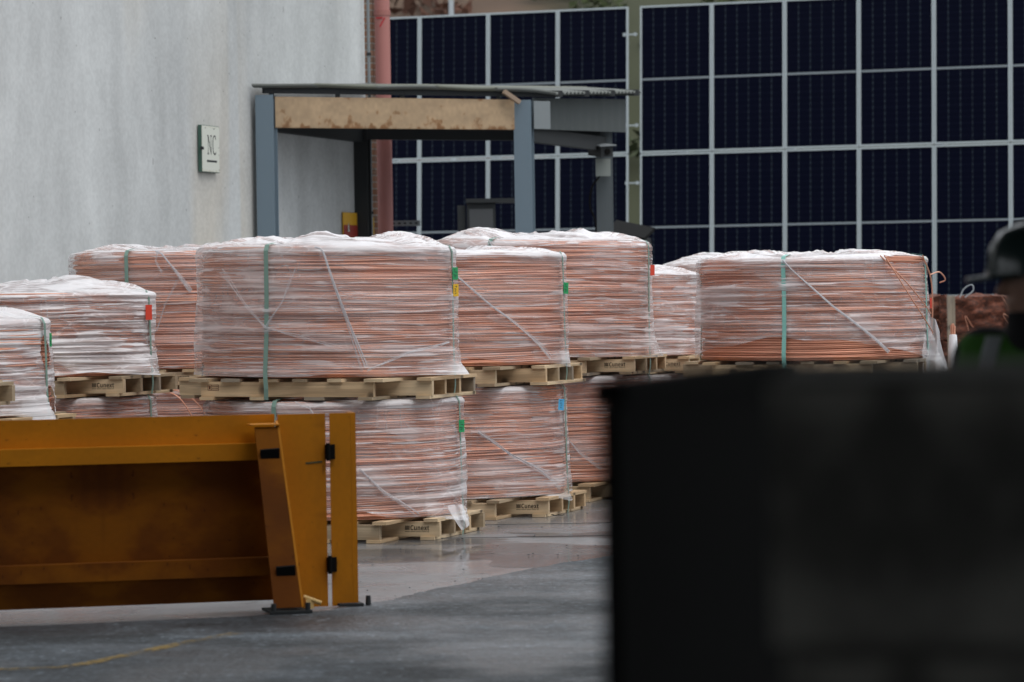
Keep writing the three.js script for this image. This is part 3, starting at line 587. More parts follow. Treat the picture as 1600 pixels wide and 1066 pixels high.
function filmGeo(o) {                                    // the stretch film: skirt, side, rim and gathered top
  const { h, k, fine, dense: dense0 = 0.5, lifts = [], flares = [], holes = [], lumps = 0.06, flat = lumps < 0.035 ? 0.12 : 1, straps = [-24, 76, 166, 256] } = o, dense = dense0 * 1.38, x0 = Math.round(Math.abs((o.x ?? 0) * 10));
  const na = fine ? 300 : 120, ns = fine ? 110 : 40, nt = fine ? 26 : 12, rows = ns + nt + 1, pos = [], uv = [], col = [], idx = [], skip = [];
  for (let j = 0; j < rows; j++) for (let i = 0; i <= na; i++) {
    const a = (i % na) / na * Math.PI * 2, un = (i % na) / na;
    let y, r, al;
    let lift = 0.012 * noise(un * 14, 2, k * 7 + 3, 14), out = 0, down = 0;
    for (const [c, w, x] of lifts) lift += x * bump1(a, c, w);
    for (const [c, w, x, dn = 0] of flares) { out += x * bump1(a, c, w); down += dn * bump1(a, c, w); }
    const hump = 1 - straps.reduce((s, c) => Math.max(s, bump1(a, c, 9)), 0);
    if (j <= ns) {
      const t = j / ns, y0 = lift - down; y = y0 + (h - y0) * t;
      const tn = clamp(y / h);
      const taut = Math.max(bump1(a, 82, 13), bump1(a, -82, 15));
      r = R + 0.015 + bundle(a, tn, k) * 0.75 * (1 - 0.75 * taut) + 0.007 * Math.pow(noise(un * 17, tn * h * 64, 70 + k, 17), 2) * (1 - 0.6 * taut) + 0.008 * (noise(un * 30 + tn * 3, tn * h * 9, 90 + k) - 0.5) + 0.030 * (noise(un * 6, tn * 2.4, 95 + k + x0, 6) - 0.4) + 0.020 * Math.pow(1 - tn, 3);
      r += out * Math.pow(1 - t, 5) + 0.020 * bump1(a, 84, 9) * (0.5 + 0.5 * noise(un * 3, tn * 5, 6 + k)) + 0.03 * bump1(a, -84, 12) * (0.4 + 0.6 * noise(2, tn * 3, 8 + k));
      if (t > 0.95) r -= 0.025 * ((t - 0.95) / 0.05) ** 2;
      al = dense * (0.85 + 0.4 * Math.pow(1 - t, 6) * (out > 0.02 ? 1.6 : 0.4)) + 0.35 * bump1(a, 85, 9) + 0.4 * bump1(a, -86, 9) + (0.6 + 0.5 * dense) * step(0.90, 1.0, t);
      for (const c of straps) al += 0.12 * bump1(a, c, 3.5);
    } else {
      const t = (j - ns) / nt, q = 1 - t;                // from the rim inwards
      r = (R - 0.012) * Math.max(0.03, q);
      const up = Math.sin(Math.min(1, t * 2.6) * Math.PI * 0.5) * (0.35 + 0.65 * noise(un * 9, 1, 50 + k, 9)) * (0.25 + 0.75 * hump);
      y = h + 0.003 + (flat < 1 ? 0.004 : lumps) * up * (1 - 0.75 * step(0.35, 0.9, t)) + flat * 0.026 * (noise(un * 21, t * 5, 33 + k, 21) - 0.45) * step(0, 0.14, t) + flat * 0.020 * Math.pow(1 - Math.abs(2 * noise(un * 34, t * 3, 37 + k, 34) - 1), 4) * step(0, 0.2, t) + flat * 0.012 * (noise(un * 70, t * 12, 39 + k, 70) - 0.5) * step(0, 0.1, t) - 0.05 * step(0.5, 1, t);
      al = 1.5 + 0.7 * dense;
    }
    pos.push(r * Math.sin(a), y, r * Math.cos(a)); uv.push(i / na + 0.5, j > ns ? y + (R - r) : y); col.push(1, 1, 1, al);
    skip.push(j <= ns && holes.some(([c, yc, wa, wy]) => { let d = a - c * DEG; if (d > Math.PI) d -= 6.28319; return (d / (wa * DEG)) ** 2 + ((y - yc) / wy) ** 2 < 0.7 + 0.7 * noise(un * 90, y * 40, 5); }));
  }
  const W = na + 1;
  for (let j = 0; j + 1 < rows; j++) for (let i = 0; i < na; i++) { const a = j * W + i; if (skip[a] && skip[a + 1]) continue; idx.push(a, a + 1, a + W, a + 1, a + W + 1, a + W); }
  const g = new THREE.BufferGeometry();
  g.setAttribute('position', new THREE.Float32BufferAttribute(pos, 3)); g.setAttribute('uv', new THREE.Float32BufferAttribute(uv, 2)); g.setAttribute('color', new THREE.Float32BufferAttribute(col, 4)); g.setIndex(idx); g.computeVertexNormals();
  const nn = g.attributes.normal; for (let j = 0; j < rows; j++) { const A = j * W, B = A + na; const v = new THREE.Vector3(nn.getX(A) + nn.getX(B), nn.getY(A) + nn.getY(B), nn.getZ(A) + nn.getZ(B)).normalize(); nn.setXYZ(A, v.x, v.y, v.z); nn.setXYZ(B, v.x, v.y, v.z); }
  return g;
}
const onCoil = (a, y, off = 0.02) => new THREE.Vector3((R + off) * Math.sin(a * DEG), y, (R + off) * Math.cos(a * DEG));
function strapGeo(a, h, w = 0.032) {                     // a flat band from under the pallet, up the side and over the rim
  const path = [[R + 0.04, -PH - 0.004], [R + 0.05, -PH * 0.5], [R + 0.05, 0.0], [R + 0.046, 0.05], [R + 0.038, h * 0.3], [R + 0.035, h * 0.6], [R + 0.031, h - 0.03], [R + 0.010, h + 0.010], [R - 0.08, h + 0.024], [0.55, h + 0.02]];
  const g = [], n = path.length, pos = [], idx = [];
  path.forEach(([r, y], i) => { for (const s of [-1, 1]) for (const d of [0, -0.002]) { const q = new THREE.Vector3(s * w / 2 + 0.004 * Math.sin(i * 1.7), y, r + d).applyAxisAngle(new THREE.Vector3(0, 1, 0), a * DEG); pos.push(q.x, q.y, q.z); } });
  for (let i = 0; i + 1 < n; i++) { const b = i * 4, c = b + 4; idx.push(b, b + 2, c + 2, b, c + 2, c, b + 1, c + 3, b + 3, b + 1, c + 1, c + 3, b, c, c + 1, b, c + 1, b + 1, b + 2, b + 3, c + 3, b + 2, c + 3, c + 2); }
  const geo = new THREE.BufferGeometry(); geo.setAttribute('position', new THREE.Float32BufferAttribute(pos, 3)); geo.setIndex(idx); return geo.toNonIndexed().computeVertexNormals() ?? geo;
}
function flat(geo) { const g = geo.index ? geo.toNonIndexed() : geo; g.computeVertexNormals(); return g; }
// a rope of twisted film lying on the coil: [angle, height] points, several filaments that part towards the end
function filmRope(pts, r, n, spread, sd) {
  seed(sd);
  const out = [];
  for (let i = 0; i < n * 2; i++) {
    const ph = rr(0, 6.28), off = rr(-1, 1), line = [], q1 = rr(2, 5), q2 = rr(0.003, 0.009);
    for (let s = 0; s <= 14; s++) {
      const t = s / 14 * (pts.length - 1), k = Math.min(pts.length - 2, Math.floor(t)), f = t - k, a = pts[k][0] + (pts[k + 1][0] - pts[k][0]) * f, y = pts[k][1] + (pts[k + 1][1] - pts[k][1]) * f, w = s / 14;
      const tw = q2 * Math.sin(w * q1 + ph), sp = (spread + 0.006) * off * (w * w + 0.25 * (1 - w) * (1 - w));
      line.push(onCoil(a + (tw + sp) * 40, y + 0.006 * Math.cos(w * 9 + ph) + sp * 0.5, 0.046 + 0.004 * Math.sin(ph + w * 7) - 0.006 * w));
    }
    out.push(tube(line, r * rr(0.16, 0.36), 28, 4));
  }
  return mergeGeometries(out);
}
const tagTex = ['#1f9a5b', '#e6b51f', '#d8432b', '#4fa8d8'].map((c, k) => {
  const cv = document.createElement('canvas'); cv.width = 64; cv.height = 128; const x = cv.getContext('2d'); x.fillStyle = c; x.fillRect(0, 0, 64, 128);
  seed(900 + k); x.strokeStyle = 'rgba(15,35,30,0.75)'; x.lineWidth = 5;
  if (k !== 2) for (let i = 0; i < 4; i++) { x.beginPath(); x.moveTo(14 + rnd() * 8, 24 + i * 24); for (let s = 0; s < 4; s++) x.lineTo(14 + rnd() * 36, 18 + i * 24 + rnd() * 18); x.stroke(); }
  const t = new THREE.CanvasTexture(cv); t.colorSpace = THREE.SRGBColorSpace; return std({ map: t, roughness: 0.5 });
});
const TAGS = { green: 0, yellow: 1, red: 2, blue: 3 };
function coil(o) {
  const { x, z, y, h, label, k = 0, straps = [-24, 76, 166, 256], sx = 1, strapMat = strapGreen } = o;
  const t = thing('copper_coil', label, 'copper coil', new THREE.Vector3(x, y, z), 0, 'film wrapped copper wire coils on pallets');
  t.rotation.set(0, 0, o.tilt ?? 0); t.scale.set(sx, 1, sx);
  const hv = h > 0.86 ? 0.92 : h > 0.76 ? 0.81 : h > 0.68 ? 0.71 : 0.6;
  const wk = k % 3, w = part('wire_windings', wireGeo(wk, hv), copper, t); w.scale.y = h / hv; w.userData.kind = 'stuff';
  part('coil_core', coreGeo(h), copper, t);
  part('film_wrap', filmGeo({ ...o, k: wk, straps }), filmMat[(o.film ?? k) % 3], t);
  for (const a of straps) part('strap', strapGeo(a, h), strapMat, t);
  for (const [c, a, ty, tilt = 0, hh = 0.085, ww = 0.055] of o.tags ?? []) { const q = onCoil(a, ty, 0.052), m = part('label_tag', box(ww, hh, 0.002), tagTex[TAGS[c]], t, [q.x, q.y, q.z], [0, (a - 26) * DEG, tilt]); const uv = m.geometry.attributes.uv; m.geometry = m.geometry.clone(); const p = m.geometry.attributes.position, u2 = m.geometry.attributes.uv; for (let i = 0; i < p.count; i++) u2.setXY(i, p.getX(i) / ww + 0.5, p.getY(i) / hh + 0.5); }
  for (const [pts, r, n, spread] of o.ropes ?? []) part('film_strand', filmRope(pts, r, n, spread, 50 + pts[0][0]), filmSolid, t);
  for (const pts of o.wires ?? []) part('loose_wire', tube(pts.map(([a, yy, off]) => onCoil(a, yy, off)), 0.0055, 30, 6), copper, t);
  return t;
}
const place = (px, d) => { const p = atDepth(px, 470, d); return [p.x, p.z]; };
function stack(px, d, low, high, pl, ph) {                // a coil on a pallet, and another pallet and coil on top of it
  const [x, z] = place(px, d);
  putPallet(pl[0], x, 0.002, z, pl[1]);
  coil({ x, z, y: PH + 0.006, ...low });
  const y1 = PH + 0.006 + low.h + 0.012;
  if (!ph) return;
  const [x1, z1] = high?.px ? place(high.px, high.d ?? d) : [x, z];
  putPallet(ph[0], x1, y1, z1, ph[1], ph[2] ?? 0);
  if (high) coil({ x: x1, z: z1, y: y1 + PH + 0.004, ...high });
}
// A: the foremost pair
stack(520, 24,
  { h: 0.80, k: 1, fine: true, dense: 0.62, film: 1, flares: [[62, 12, 0.14, 0.04]], lifts: [[-8, 18, 0.05], [14, 8, 0.04]], lumps: 0.02, tags: [['green', 74, 0.60]], ropes: [[[[13, 0.34], [24, 0.18], [40, 0.02]], 0.006, 3, 0.02], [[[-14, 0.80], [-8, 0.76], [-2, 0.62]], 0.006, 2, 0.01]], label: 'lower wrapped coil with trailing film beside the yellow barrier' },
  { h: 0.885, k: 0, px: 510, fine: true, dense: 0.5, film: 0, flares: [[66, 13, 0.17, 0.0], [30, 18, 0.03, 0]], lifts: [[6, 10, 0.02]], lumps: 0.115, tilt: -0.012, tags: [['green', 76, 0.70], ['yellow', 77, 0.585]], ropes: [[[[-2, 0.875], [1, 0.86], [6, 0.62], [12, 0.36], [19, 0.06]], 0.007, 5, 0.03], [[[20, 0.05], [40, 0.17], [70, 0.235]], 0.005, 4, 0.012], [[[-24, 0.34], [-16, 0.52], [-10, 0.74]], 0.003, 3, 0.05], [[[-24, 0.34], [-34, 0.50], [-48, 0.74]], 0.003, 3, 0.05], [[[-24, 0.34], [-6, 0.27], [10, 0.20]], 0.003, 3, 0.04]], label: 'tall wrapped copper coil with green and yellow tags on the upper tier' },
  [1, 'pallet with a printed mark under the ground coil beside the yellow barrier'], [2, 'pale pallet with a small brown stamp under the coil with green and yellow tags', -0.008]);
// B: second pair
stack(700, 26.2,
  { h: 0.815, k: 2, fine: true, dense: 0.5, film: 2, flares: [[64, 8, 0.11, 0.05]], lumps: 0.02, tags: [['blue', 66, 0.67, -0.1]], ropes: [[[[14, 0.50], [30, 0.32], [50, 0.18], [66, 0.05]], 0.006, 7, 0.05]], label: 'wrapped copper coil with a blue tag on the lower tier' },
  { h: 0.835, k: 1, fine: true, dense: 0.44, film: 0, flares: [[74, 7, 0.05, 0.03]], lifts: [[14, 12, 0.05], [40, 10, 0.02]], lumps: 0.04, tags: [['green', 76, 0.565, -0.05]], ropes: [[[[4, 0.68], [20, 0.46], [42, 0.22], [58, 0.05]], 0.007, 5, 0.02]], label: 'wrapped copper coil with a single green tag and diagonal film strand on the upper tier' },
  [0, 'pallet with a printed mark on the wet ground under the coil with the blue tag'], [4, 'unmarked pallet under the upper coil with a diagonal film strand']);
// C: third pair
stack(845, 28.2,
  { h: 0.835, k: 0, fine: true, dense: 0.36, film: 1, lumps: 0.02, ropes: [[[[8, 0.42], [18, 0.24], [30, 0.10]], 0.005, 3, 0.03]], label: 'reddish wrapped copper coil on the lower tier partly behind the black panel' },
  { h: 0.93, k: 2, fine: true, dense: 0.52, film: 2, flares: [[68, 12, 0.15, 0.0]], lumps: 0.10, tilt: -0.02, straps: [-28, 73, 163, 253], tags: [['red', 76, 0.70]], ropes: [[[[-36, 0.80], [-30, 0.88], [-26, 0.92]], 0.006, 4, 0.0], [[[-28, 0.92], [-24, 0.84], [-18, 0.74]], 0.007, 5, 0.02]], label: 'tall wrapped copper coil with a red tag in front of the canopy posts' },
  [4, 'pallet on the ground under the reddish lower coil beside the black panel'], [0, 'pallet with a printed mark under the tall upper coil with a red tag']);
// D: behind the third pair
stack(937, 30.0, { h: 0.795, k: 1, dense: 0.4, lumps: 0.02, label: 'lower coil under the short greyish pink coil behind the red tagged coil' },
  { h: 0.71, k: 0, fine: true, dense: 0.72, film: 2, lumps: 0.06, holes: [[80, 0.46, 5, 0.10], [82, 0.28, 4, 0.07]], flares: [[72, 8, 0.10, 0.03]], label: 'short greyish pink wrapped coil with torn film edge beside the coil with the teal strap' },
  [4, 'ground pallet of the stack behind the red tagged coil'], [0, 'pallet with a printed mark under the short coil with torn film edge']);
// E: the torn coil on the right
stack(1270, 27.0, { h: 0.80, k: 2, dense: 0.5, lumps: 0.02, label: 'lower coil under the torn coil with the teal strap' },
  { h: 0.785, k: 1, fine: true, dense: 0.56, film: 1, lumps: 0.045, strapMat: strapTeal, straps: [-19, 71, 161, 251], lifts: [[-60, 22, 0.09], [-25, 20, 0.16], [8, 20, 0.13], [38, 20, 0.06]], holes: [[52, 0.76, 20, 0.035], [86, 0.30, 3, 0.22]], flares: [[84, 12, 0.13, 0.10]], tags: [['red', 80, 0.42, 0, 0.08, 0.04], ['red', 81, 0.16, 0, 0.10, 0.04]],
    ropes: [[[[-19, 0.765], [-14, 0.68], [4, 0.42], [24, 0.18], [34, 0.06]], 0.008, 6, 0.012]], wires: [[[30, 0.79, 0.03], [44, 0.60, 0.06], [60, 0.42, 0.07], [78, 0.34, 0.05]], [[32, 0.79, 0.04], [45, 0.50, 0.08], [62, 0.24, 0.10], [78, 0.17, 0.07]], [[66, 0.79, 0.03], [76, 0.60, 0.06], [80, 0.30, 0.06], [82, 0.20, 0.05]], [[76, 0.64, 0.05], [84, 0.66, 0.12], [90, 0.60, 0.17], [94, 0.58, 0.14]]], label: 'torn copper coil with bare bottom windings and a bright teal strap' },
  [4, 'ground pallet of the stack with the teal strapped coil'], [4, 'pallet under the torn coil with the teal strap']);
// D2: far stack, only its top shows
stack(1186, 32.4, { h: 0.80, k: 0, dense: 0.5, lumps: 0.02, label: 'lower coil of the far stack behind the teal strapped coil' },
  { h: 0.80, k: 2, dense: 0.6, film: 0, lumps: 0.09, label: 'far coil showing only its smooth white film top behind the teal strapped coil' },
  [4, 'ground pallet of the far stack behind the teal strapped coil'], [4, 'upper pallet of the far stack behind the teal strapped coil']);
// F: second row, by the wall
stack(287, 27.8, { h: 0.80, k: 1, dense: 0.42, fine: true, film: 0, lumps: 0.02, wires: [[[-4, 0.81, 0.03], [6, 0.76, 0.07], [14, 0.62, 0.08], [18, 0.44, 0.05]], [[-6, 0.80, 0.03], [2, 0.74, 0.06], [8, 0.60, 0.07], [12, 0.44, 0.05]]], label: 'lower coil with loose copper wire loops between the stacks near the concrete wall' },
  { h: 0.92, k: 2, fine: true, dense: 0.42, film: 1, lumps: 0.05, straps: [-24, 70, 160, 250], ropes: [[[[-8, 0.92], [-5, 0.90], [2, 0.76], [9, 0.60]], 0.008, 5, 0.012], [[[-7, 0.92], [-8, 0.84], [-5, 0.75]], 0.005, 2, 0.0], [[[-8, 0.30], [-3, 0.52], [4, 0.72]], 0.003, 3, 0.05]], label: 'tall wrapped copper coil standing close to the concrete wall, its film knotted on top' },
  [4, 'ground pallet of the stack close to the concrete wall'], [3, 'pallet with a printed mark under the tall coil close to the concrete wall']);
// G: second row, nearer
stack(53, 25.5, { h: 0.80, k: 0, dense: 0.45, fine: true, film: 2, lumps: 0.03, label: 'lower coil under the short white wrapped coil behind the yellow barrier' },
  { h: 0.60, k: 1, fine: true, dense: 1.15, film: 2, flares: [[64, 10, 0.16, 0.01]], lifts: [[0, 30, 0.0], [34, 10, 0.02]], lumps: 0.12, tags: [['red', 72, 0.45, 0, 0.11, 0.06]], label: 'short coil wrapped in dense white film with a red tag' },
  [4, 'ground pallet of the stack with the short white coil'], [1, 'pallet with a printed mark under the short white wrapped coil']);
// I: nearest at the left
stack(-127, 23.2, { h: 0.585, k: 2, dense: 0.6, lumps: 0.02, label: 'lower coil under the short coil with torn film holes' },
  { h: 0.64, k: 0, fine: true, dense: 1.5, film: 0, lumps: 0.07, flares: [[70, 10, 0.10, 0.07]], holes: [[78, 0.42, 5, 0.10], [80, 0.10, 6, 0.10]], tags: [['green', 79, 0.50, 0, 0.09, 0.02]], label: 'short coil in thick milky film with two torn holes showing copper' },
  [4, 'ground pallet of the stack with the torn milky coil'], [4, 'pallet under the short milky coil with torn holes']);
// J: beside it, a lower coil carrying an empty pallet
{
  const p = atDepth(-16, 640, 21.2), x = p.x - 0.93, z = p.z - 0.2;
  putPallet(4, x, 0.002, z, 'ground pallet under the coil that carries an empty pallet');
  coil({ x, z, y: PH + 0.006, h: 0.84, k: 1, dense: 0.6, lumps: 0.02, label: 'lower coil carrying an empty pallet' });
  putPallet(1, x, PH + 0.006 + 0.84 + 0.02, z, 'empty pallet lying on a coil beside the torn milky coil');
}
// the loose tail of film hanging off the foremost lower coil
function sheet(name, label, corners, nu, nv, amp, sd) {
  const [A, B, C, D] = corners, pos = [], idx = [];
  for (let j = 0; j <= nv; j++) for (let i = 0; i <= nu; i++) {
    const u = i / nu, v = j / nv, p = A.clone().lerp(B, u).lerp(D.clone().lerp(C, u), v);
    p.z += amp * (fbm(u * 3, v * 4, sd, 3) - 0.5) + amp * 0.7 * Math.sin(u * 9 + v * 3); p.x += amp * 0.4 * (noise(u * 4, v * 5, sd + 4) - 0.5);
    pos.push(p.x, p.y, p.z);
  }
  for (let j = 0; j < nv; j++) for (let i = 0; i < nu; i++) { const a = j * (nu + 1) + i; idx.push(a, a + 1, a + nu + 1, a + 1, a + nu + 2, a + nu + 1); }
  const g = new THREE.BufferGeometry(); g.setAttribute('position', new THREE.Float32BufferAttribute(pos, 3)); g.setIndex(idx); g.computeVertexNormals();
  return tag(part(numbered(name), g, filmSolid, scene), label, 'plastic film');
}
sheet('film_tail', 'loose white film tail hanging over the pallet of the coil beside the barrier', [atDepth(694, 790, 23.35), atDepth(722, 788, 23.4), atDepth(735, 820, 23.2), atDepth(722, 829, 23.2)], 14, 18, 0.03, 3);
sheet('film_skirt', 'bunched white film spreading at the foot of the teal strapped coil', [atDepth(1446, 486, 26.9), atDepth(1462, 500, 26.7), atDepth(1484, 585, 26.6), atDepth(1440, 590, 26.5)], 16, 20, 0.06, 7);
{
  const t = thing('wrapped_wire_end', 'copper wire bundle end wrapped in white film beside the teal strapped coil', 'wire bundle', atDepth(1490, 575, 27.2));
  part('wrap', new THREE.LatheGeometry([[0, 0], [0.042, 0.0], [0.038, 0.15], [0.030, 0.26], [0, 0.27]].map(([a, b]) => new THREE.Vector2(a, b)), 16), phys({ color: lin(0.78, 0.78, 0.80), roughness: 0.5 }), t);
  for (let k = 0; k < 7; k++) part('wire', tube([[0.012 * Math.cos(k), 0.02, 0.012 * Math.sin(k)], [0.012 * Math.cos(k), 0.2, 0.012 * Math.sin(k)], [0.016 * Math.cos(k), 0.33 + 0.01 * (k % 3), 0.014 * Math.sin(k)]], 0.006, 8, 6), copper, t);
  part('stand', box(0.05, t.position.y - 0.002, 0.05), wood[1], t, [0, -t.position.y / 2 - 0.001, 0]);
}

// ---------------------------------------------------------------- scrap bales far right
{
  const rust = dataTex(256, 256, (u, v) => { const n = fbm(u * 22, v * 22, 3, 4), d = noise(u * 60, v * 60, 5); const q = 0.45 + 0.7 * n - 0.25 * d; return [0.54 * q, 0.30 * q, 0.21 * q]; }, { rx: 1.2, ry: 1.2 });
  const bm = std({ map: rust, roughness: 0.7, metalness: 0.2 });
  const spots = [[1440, 41.5, 0.62], [1526, 41.2, 0.80], [1632, 41.0, 0.8]];
  const lab = ['crushed copper scrap bale beside the wooden stake nearest the teal strapped coil', 'crushed copper scrap bale behind the helmeted person', 'crushed copper scrap bale farthest from the coils'];
  spots.forEach(([px, d, w], k) => {
    const c = atDepth(px, 540, d), top = atDepth(px, 463, d).y, n = 3;
    const t = thing('scrap_bale', lab[k], 'scrap bale', new THREE.Vector3(c.x, 0, c.z), -0.2, 'copper scrap bales');
    for (let j = 0; j < n; j++) {
      const g = new THREE.BoxGeometry(w, top / n - 0.012, 0.7, 24, 20, 20), p = g.attributes.position;
      for (let i = 0; i < p.count; i++) { const v = new THREE.Vector3().fromBufferAttribute(p, i), q = 0.14 * (fbm(v.x * 14 + k * 9, v.y * 14 + v.z * 9, j * 5, 4) - 0.5); v.multiplyScalar(1 + q / Math.max(0.15, v.length())); p.setXYZ(i, v.x, v.y, v.z); }
      g.computeVertexNormals(); part('bale_block', g, bm, t, [0.02 * (j % 2), (j + 0.5) * top / n, 0]);
    }
    seed(60 + k);
    const strands = []; for (let i = 0; i < 5; i++) { const x = rr(-w / 2, w / 2), y = rr(top * 0.55, top); strands.push(tube([[x, y - 0.05, 0.34], [x + rr(-0.1, 0.1), y + rr(-0.05, 0.16), 0.40 + rr(0, 0.1)], [x + rr(-0.2, 0.2), y - rr(0, 0.1), 0.35]], 0.005, 14, 5)); }
    strands.forEach((g) => part('scrap_wire', g, copper, t));
  });
  const c = atDepth(1487, 540, 40.7), top = atDepth(1487, 462, 40.7).y, st = thing('wooden_stake', 'light wooden stake standing between the copper scrap bales', 'stake', new THREE.Vector3(c.x, 0, c.z));
  part('board', box(0.09, top, 0.05), wood[3], st, [0, top / 2, 0]); part('foot', box(0.3, 0.04, 0.3), wood[2], st, [0, 0.02, 0]);
  const lw = thing('wire_loop', 'thin bent wire loop sticking up from the scrap bales', 'wire', atDepth(1500, 465, 40.6));
  part('wire', tube([[0, 0, 0], [0.05, 0.10, 0], [0.14, 0.15, 0.02], [0.16, 0.09, 0.02], [0.06, 0.0, 0]], 0.007, 30, 6), galvanized, lw);
}

// a scrap of black plastic and pebbles on the wet pad
{
  const c = onGround(872, 807, 0.006), g = new THREE.PlaneGeometry(0.1, 0.03, 8, 3), p = g.attributes.position; g.rotateX(-Math.PI / 2);
  for (let i = 0; i < p.count; i++) p.setY(i, 0.006 + 0.012 * noise(p.getX(i) * 60, p.getZ(i) * 60, 3));
  const m = part('plastic_scrap', g, blackSteel, scene, [c.x, 0.004, c.z]); tag(m, 'scrap of black plastic lying on the wet concrete', 'litter');
  blackSteel.side = THREE.DoubleSide;
  const peb = new THREE.IcosahedronGeometry(0.012, 0), im = new THREE.InstancedMesh(peb, std({ color: lin(0.07, 0.07, 0.07), roughness: 0.8 }), 60), M = new THREE.Matrix4();
  seed(8);
  for (let i = 0; i < 60; i++) { const q = onGround(rr(560, 960), rr(800, 960), 0.0); M.compose(new THREE.Vector3(q.x, 0.012, q.z), new THREE.Quaternion(), new THREE.Vector3(1, 0.5, 1).multiplyScalar(rr(0.25, 0.8))); im.setMatrixAt(i, M); }
  im.name = 'grit'; tag(im, 'dark grit scattered over the wet ground', 'grit', null, 'stuff'); scene.add(im);
}

// ---------------------------------------------------------------- dark things close to the camera
{
  const a = atDepth(950, 614, 4.0), b = atDepth(1224, 590, 4.95), mid = a.clone().add(b).multiplyScalar(0.5), len = Math.hypot(b.x - a.x, b.z - a.z), yaw = Math.atan2(-(b.z - a.z), b.x - a.x);
  const t = thing('black_steel_panel', 'out of focus black steel panel standing in the near foreground', 'panel', new THREE.Vector3(mid.x, 0.014, mid.z), yaw);
  const top = a.y;
  part('plate', box(len, top - 0.06, 0.02), blackSteel, t, [0, (top - 0.06) / 2 + 0.03, 0]);
  part('top_rail', box(len, 0.03, 0.04), blackSteel, t, [0, top - 0.014, 0]);
  for (const s of [-1, 1]) part('foot', box(0.06, 0.03, 0.4), blackSteel, t, [s * len * 0.4, 0.0145, 0]);
  // dark stained blocks stacked behind it
  const dk = dataTex(256, 256, (u, v) => { const n = fbm(u * 5, v * 5, 6, 4), q = 0.28 + 0.22 * step(0.36, 0.66, n) + 0.06 * noise(u * 90, v * 90, 3); return [q, q * 0.985, q * 0.93]; }, { rx: 1.9, ry: 1.5, shift: 0.37 });
  const bmat = std({ map: dk, roughness: 0.85 }), c = atDepth(1244, 580, 3.2), H = atDepth(1300, 590, 3.2).y, n = 6, bh = (H - 0.016) / n, w = 0.62;
  for (let k = 0; k < n; k++) {
    const st = thing('dark_block', k === n - 1 ? 'dark stained block on top of the blurred foreground stack' : k === n - 2 ? 'dark stained block second from the top of the blurred foreground stack' : `dark stained block, number ${['one', 'two', 'three', 'four'][k]} up from the ground in the foreground stack`, 'block', new THREE.Vector3(c.x + 0.015 + w / 2 + (k === n - 1 ? 0 : 0.012), 0.014 + k * bh + 0.001, c.z - 0.36), -0.11, 'dark blocks stacked in the foreground');
    part('body', box(w, bh - 0.016, 0.7), bmat, st, [0, bh / 2, 0]); part('lower_edge', box(w - 0.012, 0.008, 0.69), bmat, st, [0, 0.004, 0]); part('upper_edge', box(w - 0.012, 0.0075, 0.69), bmat, st, [0, bh - 0.0042, 0]);
  }
}

// ---------------------------------------------------------------- the person in the helmet, standing sideways, looking left
function sdfMesh(center, size, res, dist) {
  const mc = new MarchingCubes(res, new THREE.MeshBasicMaterial(), false, false, 260000);
  mc.isolation = 0; const half = size / 2;
  for (let k = 0; k < res; k++) for (let j = 0; j < res; j++) for (let i = 0; i < res; i++) mc.field[i + j * res + k * res * res] = -dist(center[0] + (i / res * 2 - 1) * half, center[1] + (j / res * 2 - 1) * half, center[2] + (k / res * 2 - 1) * half);
  mc.update();
  const n = mc.count, p = mc.positionArray.slice(0, n * 3), nn = mc.normalArray.slice(0, n * 3);
  for (let i = 0; i < n * 3; i += 3) { p[i] = p[i] * half + center[0]; p[i + 1] = p[i + 1] * half + center[1]; p[i + 2] = p[i + 2] * half + center[2]; }
  const g = new THREE.BufferGeometry(); g.setAttribute('position', new THREE.Float32BufferAttribute(p, 3)); g.setAttribute('normal', new THREE.Float32BufferAttribute(nn, 3));
  return g;
}
const capsule = (x, y, z, [ax, ay, az, ar], [bx, by, bz, br]) => {
  const dx = bx - ax, dy = by - ay, dz = bz - az, t = clamp(((x - ax) * dx + (y - ay) * dy + (z - az) * dz) / (dx * dx + dy * dy + dz * dz));
  return Math.hypot(x - ax - dx * t, y - ay - dy * t, z - az - dz * t) - ar - (br - ar) * t;
};
const smin = (a, b, k) => { const h = Math.max(k - Math.abs(a - b), 0) / k; return Math.min(a, b) - h * h * k / 4; };
const bones = (list, k, grow = 0) => (x, y, z) => { let d = 9; for (const [a, b, sx = 1] of list) d = smin(d, capsule(x, y, z, a, b), k); return d - grow; };
